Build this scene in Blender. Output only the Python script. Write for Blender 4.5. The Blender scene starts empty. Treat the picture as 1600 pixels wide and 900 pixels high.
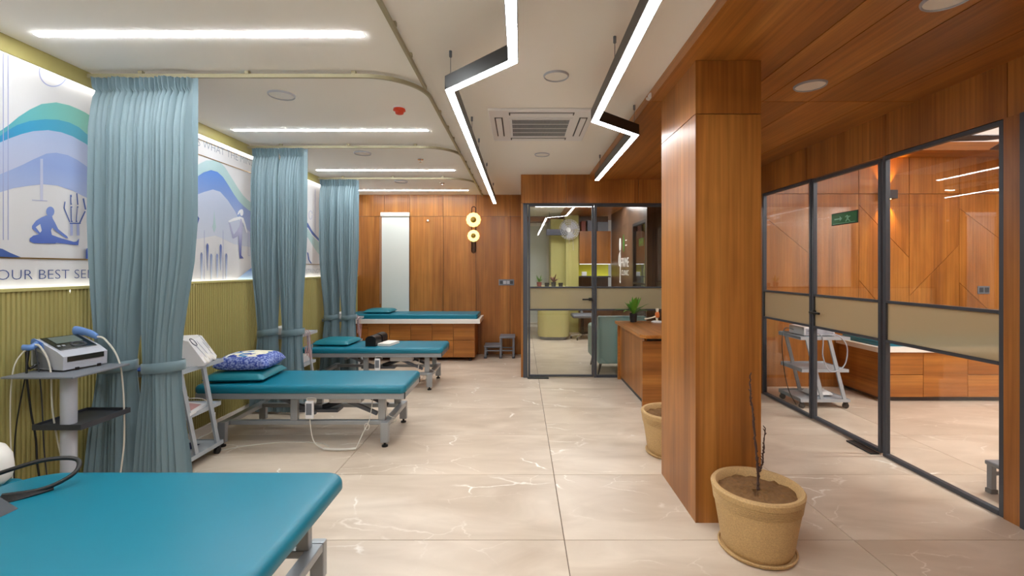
import bpy, bmesh, math, random
from mathutils import Vector, Matrix
random.seed(7)
R = math.radians
SC = bpy.context.scene
C = SC.collection

# ------------------------------------------------------------------ camera, world, exposure
FPX, VX, VY, HC = 712.0, 814.0, 420.0, 1.5        # focal length in px, vanishing point, eye height
cam_d = bpy.data.cameras.new('camera')
cam = bpy.data.objects.new('camera', cam_d); C.objects.link(cam)
cam_d.sensor_fit = 'HORIZONTAL'; cam_d.sensor_width = 36.0; cam_d.lens = FPX / 1600 * 36
cam_d.shift_x = (800 - VX) / 1600; cam_d.shift_y = (VY - 450) / 1600
cam_d.clip_start = 0.02
cam.location = (0, 0, HC); cam.rotation_euler = (R(90), 0, 0)
SC.camera = cam
w = bpy.data.worlds.new('world'); SC.world = w; w.use_nodes = True
w.node_tree.nodes['Background'].inputs[0].default_value = (0.75, 0.85, 1, 1)
w.node_tree.nodes['Background'].inputs[1].default_value = 0.6
SC.view_settings.view_transform = 'Standard'; SC.view_settings.look = 'None'
SC.view_settings.gamma = 1.0; SC.view_settings.use_curve_mapping = False
SC.view_settings.exposure = 1.92
SC.cycles.use_denoising = True
SC.cycles.max_bounces = 12; SC.cycles.diffuse_bounces = 6; SC.cycles.glossy_bounces = 5
SC.cycles.transparent_max_bounces = 24; SC.cycles.transmission_bounces = 8
SC.cycles.sample_clamp_indirect = 6.0
SC.cycles.caustics_reflective = False; SC.cycles.caustics_refractive = False
# light of the lamps and the added room fill (emission strength of their diffusers)
E_LINE, E_PEND, E_COVE, E_ROOM = 31.0, 9.5, 1.6, 21.0

def at(px, py, Y):                                # pixel + known distance -> point
    return Vector(((px - VX) / FPX * Y, Y, HC - (py - VY) / FPX * Y))

# ------------------------------------------------------------------ materials
M = {}
def nt(name):
    m = bpy.data.materials.new(name); m.use_nodes = True
    M[name] = m
    return m, m.node_tree, m.node_tree.nodes, m.node_tree.links, m.node_tree.nodes['Principled BSDF']
def srgb(r, g, b):
    f = lambda c: c / 12.92 if c <= .04045 else ((c + .055) / 1.055) ** 2.4
    return (f(r / 255), f(g / 255), f(b / 255), 1)
def mat(name, col, rough=.5, metal=0., emis=0., spec=.5, coat=0., sheen=0., var=0., vscale=8., bump=0., bscale=60.):
    m, t, N, L, P = nt(name)
    P.inputs['Base Color'].default_value = col; P.inputs['Roughness'].default_value = rough
    P.inputs['Metallic'].default_value = metal; P.inputs['Specular IOR Level'].default_value = spec
    P.inputs['Coat Weight'].default_value = coat; P.inputs['Sheen Weight'].default_value = sheen
    if emis:
        P.inputs['Emission Color'].default_value = col; P.inputs['Emission Strength'].default_value = emis
    if var or bump:
        tc = N.new('ShaderNodeTexCoord')
    if var:
        n = N.new('ShaderNodeTexNoise'); n.inputs['Scale'].default_value = vscale; n.inputs['Detail'].default_value = 6
        L.new(tc.outputs['Object'], n.inputs['Vector'])
        mx = N.new('ShaderNodeMix'); mx.data_type = 'RGBA'
        mx.inputs['A'].default_value = tuple(c * (1 - var) for c in col[:3]) + (1,)
        mx.inputs['B'].default_value = tuple(min(1, c * (1 + var)) for c in col[:3]) + (1,)
        L.new(n.outputs['Fac'], mx.inputs['Factor']); L.new(mx.outputs['Result'], P.inputs['Base Color'])
    if bump:
        n2 = N.new('ShaderNodeTexNoise'); n2.inputs['Scale'].default_value = bscale; n2.inputs['Detail'].default_value = 4
        L.new(tc.outputs['Object'], n2.inputs['Vector'])
        b = N.new('ShaderNodeBump'); b.inputs['Strength'].default_value = bump; b.inputs['Distance'].default_value = .01
        L.new(n2.outputs['Fac'], b.inputs['Height']); L.new(b.outputs['Normal'], P.inputs['Normal'])
    return m
def wood(name, axis, cols, rough=.34, gs=1.0):
    m, t, N, L, P = nt(name)
    tc = N.new('ShaderNodeTexCoord'); oi = N.new('ShaderNodeObjectInfo')
    ad = N.new('ShaderNodeVectorMath'); ad.operation = 'MULTIPLY_ADD'
    cb = N.new('ShaderNodeCombineXYZ')
    for k in range(3): L.new(oi.outputs['Random'], cb.inputs[k])
    ad.inputs[1].default_value = (9, 7, 5)
    L.new(cb.outputs[0], ad.inputs[0]); L.new(tc.outputs['Object'], ad.inputs[2])
    def noise(long, cross, scale, det, dist):
        mp = N.new('ShaderNodeMapping')
        s = [cross] * 3; s['xyz'.index(axis)] = long
        mp.inputs['Scale'].default_value = s
        L.new(ad.outputs[0], mp.inputs['Vector'])
        n = N.new('ShaderNodeTexNoise'); n.inputs['Scale'].default_value = scale * gs
        n.inputs['Detail'].default_value = det; n.inputs['Distortion'].default_value = dist
        L.new(mp.outputs[0], n.inputs['Vector'])
        return n
    n1 = noise(.12, 1.6, 2.2, 6, .9); n2 = noise(.05, 2.2, 22, 5, .2); n3 = noise(.5, 1., 5, 3, .5)
    cr = N.new('ShaderNodeValToRGB'); e = cr.color_ramp.elements
    e[0].position = .32; e[0].color = cols[0]; e[1].position = .68; e[1].color = cols[2]
    k = e.new(.5); k.color = cols[1]
    L.new(n1.outputs['Fac'], cr.inputs['Fac'])
    mr = N.new('ShaderNodeMapRange'); mr.inputs['From Min'].default_value = .3; mr.inputs['From Max'].default_value = .7
    mr.inputs['To Min'].default_value = .74; mr.inputs['To Max'].default_value = 1.14
    L.new(n2.outputs['Fac'], mr.inputs['Value'])
    mr3 = N.new('ShaderNodeMapRange'); mr3.inputs['From Min'].default_value = .3; mr3.inputs['From Max'].default_value = .7
    mr3.inputs['To Min'].default_value = .9; mr3.inputs['To Max'].default_value = 1.08
    L.new(n3.outputs['Fac'], mr3.inputs['Value'])
    mu = N.new('ShaderNodeMath'); mu.operation = 'MULTIPLY'
    L.new(mr.outputs[0], mu.inputs[0]); L.new(mr3.outputs[0], mu.inputs[1])
    mx = N.new('ShaderNodeVectorMath'); mx.operation = 'SCALE'
    L.new(cr.outputs['Color'], mx.inputs[0]); L.new(mu.outputs[0], mx.inputs['Scale'])
    L.new(mx.outputs[0], P.inputs['Base Color'])
    P.inputs['Roughness'].default_value = rough; P.inputs['Specular IOR Level'].default_value = .45
    return m
WC = [srgb(138, 84, 36), srgb(165, 104, 46), srgb(182, 122, 58)]
for ax in 'xyz': wood('wood_' + ax, ax, WC)
DK = [srgb(78, 56, 42), srgb(92, 67, 50), srgb(104, 78, 60)]
wood('wood_dark', 'z', DK)

def marble():
    m, t, N, L, P = nt('marble')
    tc = N.new('ShaderNodeTexCoord'); oi = N.new('ShaderNodeObjectInfo')
    cb = N.new('ShaderNodeCombineXYZ')
    for k in range(3): L.new(oi.outputs['Random'], cb.inputs[k])
    ad = N.new('ShaderNodeVectorMath'); ad.operation = 'MULTIPLY_ADD'; ad.inputs[1].default_value = (13, 11, 3)
    L.new(cb.outputs[0], ad.inputs[0]); L.new(tc.outputs['Object'], ad.inputs[2])
    mp = N.new('ShaderNodeMapping'); mp.inputs['Rotation'].default_value = (0, 0, R(28)); mp.inputs['Scale'].default_value = (1, 2.4, 1)
    L.new(ad.outputs[0], mp.inputs['Vector'])
    n = N.new('ShaderNodeTexNoise'); n.inputs['Scale'].default_value = 1.5; n.inputs['Detail'].default_value = 8; n.inputs['Distortion'].default_value = .8
    L.new(mp.outputs[0], n.inputs['Vector'])
    cr = N.new('ShaderNodeValToRGB'); e = cr.color_ramp.elements
    e[0].position = .3; e[0].color = srgb(190, 172, 152); e[1].position = .7; e[1].color = srgb(217, 202, 184)
    L.new(n.outputs['Fac'], cr.inputs['Fac'])
    def vein(scale, rot, w0, thr, off):
        mp2 = N.new('ShaderNodeMapping'); mp2.inputs['Rotation'].default_value = (0, 0, R(rot)); mp2.inputs['Scale'].default_value = (1, 1.9, 1)
        mp2.inputs['Location'].default_value = (off, off * .7, 0)
        L.new(ad.outputs[0], mp2.inputs['Vector'])
        dn = N.new('ShaderNodeTexNoise'); dn.inputs['Scale'].default_value = 3.4; dn.inputs['Detail'].default_value = 6
        L.new(mp2.outputs[0], dn.inputs['Vector'])
        dm = N.new('ShaderNodeVectorMath'); dm.operation = 'MULTIPLY_ADD'; dm.inputs[1].default_value = (.34, .34, .1)
        L.new(dn.outputs['Color'], dm.inputs[0]); L.new(mp2.outputs[0], dm.inputs[2])
        v = N.new('ShaderNodeTexVoronoi'); v.feature = 'DISTANCE_TO_EDGE'; v.inputs['Scale'].default_value = scale
        L.new(dm.outputs[0], v.inputs['Vector'])
        a = N.new('ShaderNodeMapRange'); a.inputs['From Min'].default_value = 0; a.inputs['From Max'].default_value = w0
        a.inputs['To Min'].default_value = 1; a.inputs['To Max'].default_value = 0
        L.new(v.outputs['Distance'], a.inputs['Value'])
        g = N.new('ShaderNodeTexNoise'); g.inputs['Scale'].default_value = 1.7; L.new(mp2.outputs[0], g.inputs['Vector'])
        gm = N.new('ShaderNodeMapRange'); gm.inputs['From Min'].default_value = thr; gm.inputs['From Max'].default_value = thr + .12
        L.new(g.outputs['Fac'], gm.inputs['Value'])
        p = N.new('ShaderNodeMath'); p.operation = 'MULTIPLY'
        L.new(a.outputs[0], p.inputs[0]); L.new(gm.outputs[0], p.inputs[1])
        return p
    v1 = vein(.9, 60, .013, .55, 3); v2 = vein(1.7, 35, .012, .5, 8)
    mxv = N.new('ShaderNodeMix'); mxv.data_type = 'RGBA'; mxv.inputs['B'].default_value = srgb(255, 252, 246)
    L.new(v1.outputs[0], mxv.inputs['Factor']); L.new(cr.outputs['Color'], mxv.inputs['A'])
    s2 = N.new('ShaderNodeMath'); s2.operation = 'MULTIPLY'; s2.inputs[1].default_value = .45
    L.new(v2.outputs[0], s2.inputs[0])
    mxw = N.new('ShaderNodeMix'); mxw.data_type = 'RGBA'; mxw.inputs['B'].default_value = srgb(252, 246, 236)
    L.new(s2.outputs[0], mxw.inputs['Factor']); L.new(mxv.outputs['Result'], mxw.inputs['A'])
    L.new(mxw.outputs['Result'], P.inputs['Base Color'])
    P.inputs['Roughness'].default_value = .3; P.inputs['Specular IOR Level'].default_value = .32
marble()
mat('grout', srgb(112, 92, 76), .8)
mat('ceiling_paint', srgb(238, 235, 228), .8)
mat('wall_paint', srgb(222, 218, 208), .8)
mat('olive', srgb(168, 158, 98), .55)
mat('olive_light', srgb(188, 180, 116), .55)
mat('lime_wall', srgb(190, 184, 112), .6)
mat('lime_niche', srgb(226, 222, 60), .6)
mat('white_gloss', srgb(235, 232, 226), .3)
mat('white_plastic', srgb(226, 226, 228), .35)
mat('grey_plastic', srgb(176, 180, 190), .4)
mat('mid_grey', srgb(112, 116, 124), .45)
mat('dark_grey', srgb(52, 55, 62), .45)
mat('black', srgb(18, 18, 20), .4)
mat('black_housing', srgb(26, 26, 28), .38)
mat('frame_metal', srgb(72, 76, 84), .4, .3)
mat('bed_metal', srgb(164, 168, 172), .36, .55)
mat('chrome', srgb(200, 202, 206), .15, 1.)
mat('trolley_metal', srgb(172, 180, 188), .4, .15)
mat('teal_vinyl', srgb(8, 114, 138), .38, spec=.45, var=.05, vscale=3)
mat('teal_pillow', srgb(10, 118, 134), .42, bump=.15, bscale=14)
mat('teal_chair', srgb(134, 168, 164), .55)
mat('curtain_cloth', srgb(107, 130, 139), .5, sheen=.25, bump=.05, bscale=400)
mat('track_metal', srgb(168, 160, 132), .45, .3)
mat('blind_fabric', srgb(206, 210, 204), .8, bump=.05, bscale=200)
mat('gold', srgb(150, 118, 70), .35, .6)
mat('bronze', srgb(64, 42, 26), .3, .7)
mat('amber', srgb(140, 110, 30), .2)
mat('cable_white', srgb(214, 210, 200), .5)
mat('cable_black', srgb(22, 22, 24), .5)
mat('cable_pink', srgb(196, 150, 150), .5)
mat('blue_plastic', srgb(104, 142, 204), .35)
mat('blue_tray', srgb(30, 80, 190), .4)
mat('navy_cloth', srgb(24, 34, 78), .8)
mat('screen_dark', srgb(30, 36, 34), .12)
mat('screen_grey', srgb(96, 108, 104), .2)
mat('ball_green', srgb(170, 182, 30), .6)
mat('towel', srgb(236, 230, 222), .9, bump=.2, bscale=120)
mat('red_plastic', srgb(214, 64, 28), .35)
mat('leaf_green', srgb(86, 140, 44), .45, var=.35, vscale=20)
mat('leaf_red', srgb(112, 60, 46), .5, var=.4, vscale=20)
mat('bark', srgb(70, 48, 40), .8, var=.3, vscale=60)
mat('soil', srgb(122, 88, 50), .95, var=.5, vscale=40, bump=1., bscale=60)
mat('pot_stone', srgb(190, 157, 108), .7, var=.45, vscale=160, bump=.1, bscale=200)
mat('exit_green', srgb(0, 104, 44), .3)
mat('exit_mark', srgb(120, 190, 150), .4)
mat('logo_white', srgb(240, 240, 238), .4)
mat('logo_green', srgb(60, 150, 60), .4)
mat('bone', srgb(232, 222, 200), .5)
mat('ligament', srgb(214, 116, 50), .5)
mat('red_pot', srgb(120, 44, 30), .5)
mat('dark_blue', srgb(36, 44, 70), .3)
mat('win_daylight', (.45, .75, .95, 1), .4, emis=.9)
mat('win_teal', (.10, .62, .70, 1), .4, emis=.8)
mat('lamp_line', (.95, .985, 1, 1), .5, emis=E_LINE)
mat('lamp_pendant', (.98, .99, 1, 1), .5, emis=E_PEND)
mat('lamp_cove', (.98, .99, 1, 1), .5, emis=E_COVE)
mat('fill_room', (1, .985, .97, 1), .5, emis=E_ROOM)  # glow of the added strips that fill the glazed room
mat('fill_office', (1, .985, .97, 1), .5, emis=14)  # glow of the added strips that fill the office
mat('lamp_flower', (1, .74, .2, 1), .5, emis=.55)
mat('lamp_sconce', (1, .62, .12, 1), .5, emis=12)
mat('sky_ceiling', srgb(226, 214, 206), .8, var=.25, vscale=1.6, emis=.28)  # glow put into the cloud print to brighten ceiling and room

def glass():
    m, t, N, L, P = nt('glass'); N.remove(P)
    out = N['Material Output']
    tr = N.new('ShaderNodeBsdfTransparent'); tr.inputs[0].default_value = (.96, .975, .97, 1)
    gl = N.new('ShaderNodeBsdfGlossy'); gl.inputs['Roughness'].default_value = 0.0
    ge = N.new('ShaderNodeNewGeometry'); dt = N.new('ShaderNodeVectorMath'); dt.operation = 'DOT_PRODUCT'
    L.new(ge.outputs['Normal'], dt.inputs[0]); L.new(ge.outputs['Incoming'], dt.inputs[1])
    ab = N.new('ShaderNodeMath'); ab.operation = 'ABSOLUTE'; L.new(dt.outputs['Value'], ab.inputs[0])
    om = N.new('ShaderNodeMath'); om.operation = 'SUBTRACT'; om.inputs[0].default_value = 1; L.new(ab.outputs[0], om.inputs[1])
    pw = N.new('ShaderNodeMath'); pw.operation = 'POWER'; pw.inputs[1].default_value = 5; L.new(om.outputs[0], pw.inputs[0])
    fr = N.new('ShaderNodeMath'); fr.operation = 'MULTIPLY_ADD'; fr.inputs[1].default_value = .94; fr.inputs[2].default_value = .055
    L.new(pw.outputs[0], fr.inputs[0])          # Schlick reflectance, the same from both sides of the pane
    mx = N.new('ShaderNodeMixShader')
    L.new(fr.outputs[0], mx.inputs[0]); L.new(tr.outputs[0], mx.inputs[1]); L.new(gl.outputs[0], mx.inputs[2])
    L.new(mx.outputs[0], out.inputs[0])
    m, t, N, L, P = nt('glass_frosted')
    out = N['Material Output']
    P.inputs['Base Color'].default_value = srgb(196, 184, 152); P.inputs['Roughness'].default_value = .35
    P.inputs['Transmission Weight'].default_value = .0
    rf = N.new('ShaderNodeBsdfRefraction'); rf.inputs['IOR'].default_value = 1.02; rf.inputs['Roughness'].default_value = .45
    rf.inputs['Color'].default_value = (.92, .9, .82, 1)
    tl = N.new('ShaderNodeBsdfTranslucent'); tl.inputs['Color'].default_value = srgb(214, 204, 172)
    a = N.new('ShaderNodeMixShader'); a.inputs[0].default_value = .4
    L.new(rf.outputs[0], a.inputs[1]); L.new(tl.outputs[0], a.inputs[2])
    b = N.new('ShaderNodeMixShader'); b.inputs[0].default_value = .45
    L.new(a.outputs[0], b.inputs[1]); L.new(P.outputs[0], b.inputs[2])
    L.new(b.outputs[0], out.inputs[0])
glass()

def cushion_print():
    m, t, N, L, P = nt('cushion_print')
    tc = N.new('ShaderNodeTexCoord')
    mp = N.new('ShaderNodeMapping'); L.new(tc.outputs['Object'], mp.inputs['Vector'])
    n = N.new('ShaderNodeTexVoronoi'); n.inputs['Scale'].default_value = 20; L.new(mp.outputs[0], n.inputs['Vector'])
    n2 = N.new('ShaderNodeTexNoise'); n2.inputs['Scale'].default_value = 60; L.new(mp.outputs[0], n2.inputs['Vector'])
    cr = N.new('ShaderNodeValToRGB'); e = cr.color_ramp.elements; cr.color_ramp.interpolation = 'CONSTANT'
    e[0].position = 0; e[0].color = srgb(38, 62, 150)
    for p, c in ((.36, srgb(232, 228, 210)), (.55, srgb(70, 130, 180)), (.62, srgb(226, 220, 196)), (.85, srgb(60, 74, 150))):
        k = e.new(p); k.color = c
    e[-1].position = 1.0; e[-1].color = srgb(230, 226, 210)
    L.new(n.outputs['Color'], cr.inputs['Fac'])
    cr2 = N.new('ShaderNodeValToRGB'); e = cr2.color_ramp.elements
    e[0].position = .42; e[0].color = srgb(52, 74, 158); e[1].position = .62; e[1].color = srgb(150, 166, 214)
    L.new(n2.outputs['Fac'], cr2.inputs['Fac'])
    sx = N.new('ShaderNodeSeparateXYZ'); L.new(tc.outputs['Object'], sx.inputs[0])
    ax = N.new('ShaderNodeMath'); ax.operation = 'ABSOLUTE'; L.new(sx.outputs[0], ax.inputs[0])
    ay = N.new('ShaderNodeMath'); ay.operation = 'ABSOLUTE'; L.new(sx.outputs[1], ay.inputs[0])
    mm = N.new('ShaderNodeMath'); mm.operation = 'MAXIMUM'; L.new(ax.outputs[0], mm.inputs[0]); L.new(ay.outputs[0], mm.inputs[1])
    gt = N.new('ShaderNodeMath'); gt.operation = 'GREATER_THAN'; gt.inputs[1].default_value = .15; L.new(mm.outputs[0], gt.inputs[0])
    mx = N.new('ShaderNodeMix'); mx.data_type = 'RGBA'
    L.new(gt.outputs[0], mx.inputs['Factor']); L.new(cr.outputs['Color'], mx.inputs['A']); L.new(cr2.outputs['Color'], mx.inputs['B'])
    L.new(mx.outputs['Result'], P.inputs['Base Color']); P.inputs['Roughness'].default_value = .85
cushion_print()

def gradient(name, axis, p0, p1, c0, c1):           # flat print whose ink fades from one colour to another
    m, t, N, L, P = nt(name)
    tc = N.new('ShaderNodeTexCoord'); sx = N.new('ShaderNodeSeparateXYZ'); L.new(tc.outputs['Object'], sx.inputs[0])
    mr = N.new('ShaderNodeMapRange'); mr.inputs['From Min'].default_value = p0; mr.inputs['From Max'].default_value = p1
    L.new(sx.outputs['xyz'.index(axis)], mr.inputs['Value'])
    mx = N.new('ShaderNodeMix'); mx.data_type = 'RGBA'; mx.inputs['A'].default_value = c0; mx.inputs['B'].default_value = c1
    L.new(mr.outputs[0], mx.inputs['Factor']); L.new(mx.outputs['Result'], P.inputs['Base Color'])
    P.inputs['Roughness'].default_value = .6
    return m

# ------------------------------------------------------------------ mesh helpers
def BM(): return bmesh.new()
def box(bm, x0, x1, y0, y1, z0, z1, bev=0., seg=2):
    vs = [bm.verts.new((x, y, z)) for x in (x0, x1) for y in (y0, y1) for z in (z0, z1)]
    q = [(0, 1, 3, 2), (4, 6, 7, 5), (0, 4, 5, 1), (2, 3, 7, 6), (0, 2, 6, 4), (1, 5, 7, 3)]
    fs = [bm.faces.new([vs[i] for i in f]) for f in q]
    if bev:
        es = {e for f in fs for e in f.edges}
        bmesh.ops.bevel(bm, geom=list(es), offset=bev, segments=seg, profile=.5, affect='EDGES')
    return bm
def B(*a, **k): return box(BM(), *a, **k)
def prism(bm, pts, z0, z1, tf=None):
    """polygon pts (2D) extruded z0..z1; tf maps (a,b,c)->xyz"""
    tf = tf or (lambda a, b, c: (a, b, c))
    lo = [bm.verts.new(tf(a, b, z0)) for a, b in pts]; hi = [bm.verts.new(tf(a, b, z1)) for a, b in pts]
    n = len(pts)
    bm.faces.new(lo[::-1]); bm.faces.new(hi)
    for i in range(n): bm.faces.new((lo[i], lo[(i + 1) % n], hi[(i + 1) % n], hi[i]))
    bmesh.ops.recalc_face_normals(bm, faces=bm.faces[:])
    return bm
def letters(parent, me, m, loc, rot):
    bm = bmesh.new(); bm.from_mesh(me); todo = set(bm.verts); groups = []
    while todo:
        st_ = [todo.pop()]; g = set(st_)
        while st_:
            for e_ in st_.pop().link_edges:
                for v_ in e_.verts:
                    if v_ in todo: todo.discard(v_); g.add(v_); st_.append(v_)
        groups.append(g)
    for g in sorted(groups, key=lambda g: min(v.co.x for v in g)):
        ids = {v: i for i, v in enumerate(g)}
        fs = [[ids[v] for v in f.verts] for f in bm.faces if f.verts[0] in ids]
        x0 = min(v.co.x for v in g)
        m2 = bpy.data.meshes.new('letter'); m2.from_pydata([(v.co.x, v.co.y, v.co.z) for v in ids], [], fs); m2.materials.append(M[m])
        o = bpy.data.objects.new('letter', m2); C.objects.link(o); o.parent = parent; o.location = loc; o.rotation_euler = rot
    bm.free(); bpy.data.meshes.remove(me)
def smooth_path(pts, n=6):
    P_ = [Vector(p) for p in pts]; out = []
    for i in range(len(P_) - 1):
        p0 = P_[max(i - 1, 0)]; p1 = P_[i]; p2 = P_[i + 1]; p3 = P_[min(i + 2, len(P_) - 1)]
        for k in range(n):
            t = k / n
            out.append(.5 * ((2 * p1) + (p2 - p0) * t + (2 * p0 - 5 * p1 + 4 * p2 - p3) * t * t + (-p0 + 3 * p1 - 3 * p2 + p3) * t ** 3))
    out.append(P_[-1]); return out
def tube(bm, pts, r, sides=8, caps=True):
    pts = [Vector(p) for p in pts]; rings = []
    rr = r if isinstance(r, (list, tuple)) else [r] * len(pts)
    up = None
    for i, p in enumerate(pts):
        d = (pts[min(i + 1, len(pts) - 1)] - pts[max(i - 1, 0)]).normalized()
        if up is None:
            up = Vector((0, 0, 1)) if abs(d.z) < .9 else Vector((1, 0, 0))
        a = d.cross(up)
        if a.length < 1e-4: a = d.cross(Vector((0, 1, 0)))
        a.normalize(); b = d.cross(a).normalized(); up = -b if False else up
        up = a.cross(d).normalized()
        rings.append([bm.verts.new(p + rr[i] * (math.cos(2 * math.pi * k / sides) * a + math.sin(2 * math.pi * k / sides) * up)) for k in range(sides)])
    for i in range(len(rings) - 1):
        for k in range(sides):
            bm.faces.new((rings[i][k], rings[i][(k + 1) % sides], rings[i + 1][(k + 1) % sides], rings[i + 1][k]))
    if caps:
        bm.faces.new(rings[0][::-1]); bm.faces.new(rings[-1])
    bmesh.ops.recalc_face_normals(bm, faces=bm.faces[:])
    return bm
def cable(pts, r=.004, n=6, sides=6): return tube(BM(), smooth_path(pts, n), r, sides)
def lathe(bm, prof, seg=32, cx=0, cy=0):
    rings = []
    for r, z in prof:
        if r < 1e-5: rings.append([bm.verts.new((cx, cy, z))])
        else: rings.append([bm.verts.new((cx + r * math.cos(2 * math.pi * k / seg), cy + r * math.sin(2 * math.pi * k / seg), z)) for k in range(seg)])
    for a, b in zip(rings, rings[1:]):
        for k in range(seg):
            k2 = (k + 1) % seg
            if len(a) == 1 and len(b) == 1: continue
            if len(a) == 1: bm.faces.new((a[0], b[k2], b[k]))
            elif len(b) == 1: bm.faces.new((a[k], a[k2], b[0]))
            else: bm.faces.new((a[k], a[k2], b[k2], b[k]))
    bmesh.ops.recalc_face_normals(bm, faces=bm.faces[:])
    return bm
def bar(bm, p, q, w_, h_, up=(0, 0, 1)):
    p = Vector(p); q = Vector(q); d = (q - p).normalized(); u = Vector(up)
    a = d.cross(u)
    if a.length < 1e-4: a = d.cross(Vector((0, 1, 0)))
    a.normalize(); u = a.cross(d).normalized()
    vs = [bm.verts.new(c + sa * a * w_ / 2 + su * u * h_ / 2) for c in (p, q) for sa, su in ((-1, -1), (1, -1), (1, 1), (-1, 1))]
    for f in ((0, 1, 2, 3), (7, 6, 5, 4), (0, 4, 5, 1), (1, 5, 6, 2), (2, 6, 7, 3), (3, 7, 4, 0)): bm.faces.new([vs[i] for i in f])
    bmesh.ops.recalc_face_normals(bm, faces=bm.faces[:])
    return bm
def pillow_bm(lx, ly, h, n=14, pw=.45, base=0., wob=0.):
    """soft cushion: flat bottom at z=base, edges pinched"""
    bm = BM(); top = {}; bot = {}
    for i in range(n + 1):
        for j in range(n + 1):
            u = 2 * i / n - 1; v = 2 * j / n - 1
            e = max(0., (1 - u ** 4)) ** pw * max(0., (1 - v ** 4)) ** pw
            k = 1 - .06 * (abs(u) ** 2) * (1 - abs(v) ** 2) * 0
            x = u * lx / 2 * (1 - .05 * (1 - abs(u)) * 0 - .04 * (1 - v * v) * (abs(u) > .99)); y = v * ly / 2 * (1 - .04 * (1 - u * u) * (abs(v) > .99))
            wz = wob * math.sin(7 * u + 3 * v) * e
            top[i, j] = bm.verts.new((x, y, base + h * .35 + h * .65 * e + wz))
            bot[i, j] = top[i, j] if i in (0, n) or j in (0, n) else bm.verts.new((x, y, base + h * .35 * (1 - e)))
    for i in range(n):
        for j in range(n):
            bm.faces.new((top[i, j], top[i + 1, j], top[i + 1, j + 1], top[i, j + 1]))
            bm.faces.new((bot[i, j], bot[i, j + 1], bot[i + 1, j + 1], bot[i + 1, j]))
    bmesh.ops.recalc_face_normals(bm, faces=bm.faces[:])
    return bm
def pad_bm(x0, x1, y0, y1, z0, z1, rc=.05, re=.03, rc_far_left=None):
    """upholstered slab with round corners (rc) and rolled top edge (re)"""
    cs = [(x1, y0, rc, -90), (x1, y1, rc, 0), (x0, y1, rc_far_left or rc, 90), (x0, y0, rc, 180)]
    def outline(ins):
        o = []
        for (cx, cy, r, a0) in cs:
            sx = -1 if cx == x1 else 1; sy = -1 if cy == y1 else 1
            ox = cx + sx * r; oy = cy + sy * r; rr = max(r - ins, .002)
            for k in range(9):
                a = R(a0 + 90 * k / 8); o.append((ox + rr * math.cos(a), oy + rr * math.sin(a)))
        return o
    bm = BM(); rings = []
    lev = [(re * .25, z0), (0, z0 + .012)] + [(re * (1 - math.cos(R(a))), z1 - re + re * math.sin(R(a))) for a in (0, 18, 36, 54, 72, 90)]
    for ins, z in lev: rings.append([bm.verts.new((x, y, z)) for x, y in outline(ins)])
    n = len(rings[0])
    for a, b in zip(rings, rings[1:]):
        for k in range(n): bm.faces.new((a[k], a[(k + 1) % n], b[(k + 1) % n], b[k]))
    bm.faces.new(rings[0][::-1]); bm.faces.new(rings[-1])
    bmesh.ops.recalc_face_normals(bm, faces=bm.faces[:])
    return bm

def mesh_of(name, bm, m, smooth=None):
    me = bpy.data.meshes.new(name); bm.to_mesh(me); bm.free()
    me.materials.append(M[m] if isinstance(m, str) else m)
    if smooth is not None:
        for p in me.polygons: p.use_smooth = True
        me.set_sharp_from_angle(angle=R(smooth))
    return me
def part(name, bm, m, parent, smooth=None, label=None, kind=None):
    o = bpy.data.objects.new(name, mesh_of(name, bm, m, smooth)); C.objects.link(o)
    o.parent = parent
    if label: o['label'] = label
    if kind: o['kind'] = kind
    return o
def put(name, me, parent, loc=(0, 0, 0), rot=(0, 0, 0)):
    o = bpy.data.objects.new(name, me); C.objects.link(o); o.parent = parent; o.location = loc; o.rotation_euler = rot
    return o
def tag(o, label, cat, group=None):
    o['label'] = label; o['category'] = cat
    if group: o['group'] = group
    return o
def thing(name, label, cat, loc=(0, 0, 0), rz=0, group=None):
    o = bpy.data.objects.new(name, None); C.objects.link(o); o.empty_display_size = .1
    o.location = loc; o.rotation_euler = (0, 0, rz)
    return tag(o, label, cat, group)
def solo(name, bm, m, label, cat, group=None, smooth=None):
    vs = [v.co for v in bm.verts]
    c = Vector(((min(v.x for v in vs) + max(v.x for v in vs)) / 2, (min(v.y for v in vs) + max(v.y for v in vs)) / 2, min(v.z for v in vs)))
    bmesh.ops.translate(bm, verts=bm.verts[:], vec=-c)
    o = part(name, bm, m, None, smooth); o.location = c
    return tag(o, label, cat, group)
def struct(name, bm, m, label=None, smooth=None):
    o = part(name, bm, m, None, smooth); o['kind'] = 'structure'
    if label: o['label'] = label
    return o
def sroot(name, label=None):
    o = bpy.data.objects.new(name, None); C.objects.link(o); o['kind'] = 'structure'
    if label: o['label'] = label
    return o
def dup(root, loc, rz, label, group=None):
    r = root.copy(); C.objects.link(r); r.location = loc; r.rotation_euler = (0, 0, rz); r['label'] = label
    if group: r['group'] = group
    for ch in list(root.children):
        c = ch.copy(); C.objects.link(c); c.parent = r
        for g in list(ch.children):
            d = g.copy(); C.objects.link(d); d.parent = c
    return r
def text_mesh(body, size, sx=1., thin=0.):
    cu = bpy.data.curves.new('lettering', 'FONT'); cu.body = body; cu.size = size; cu.offset = thin; cu.resolution_u = 3
    o = bpy.data.objects.new('lettering', cu); C.objects.link(o)
    dg = bpy.context.evaluated_depsgraph_get(); me = bpy.data.meshes.new_from_object(o.evaluated_get(dg))
    bpy.data.objects.remove(o)
    xs = [v.co.x for v in me.vertices]; x0 = min(xs)
    for v in me.vertices: v.co.x = (v.co.x - x0) * sx
    return me, (max(xs) - x0) * sx

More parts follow.
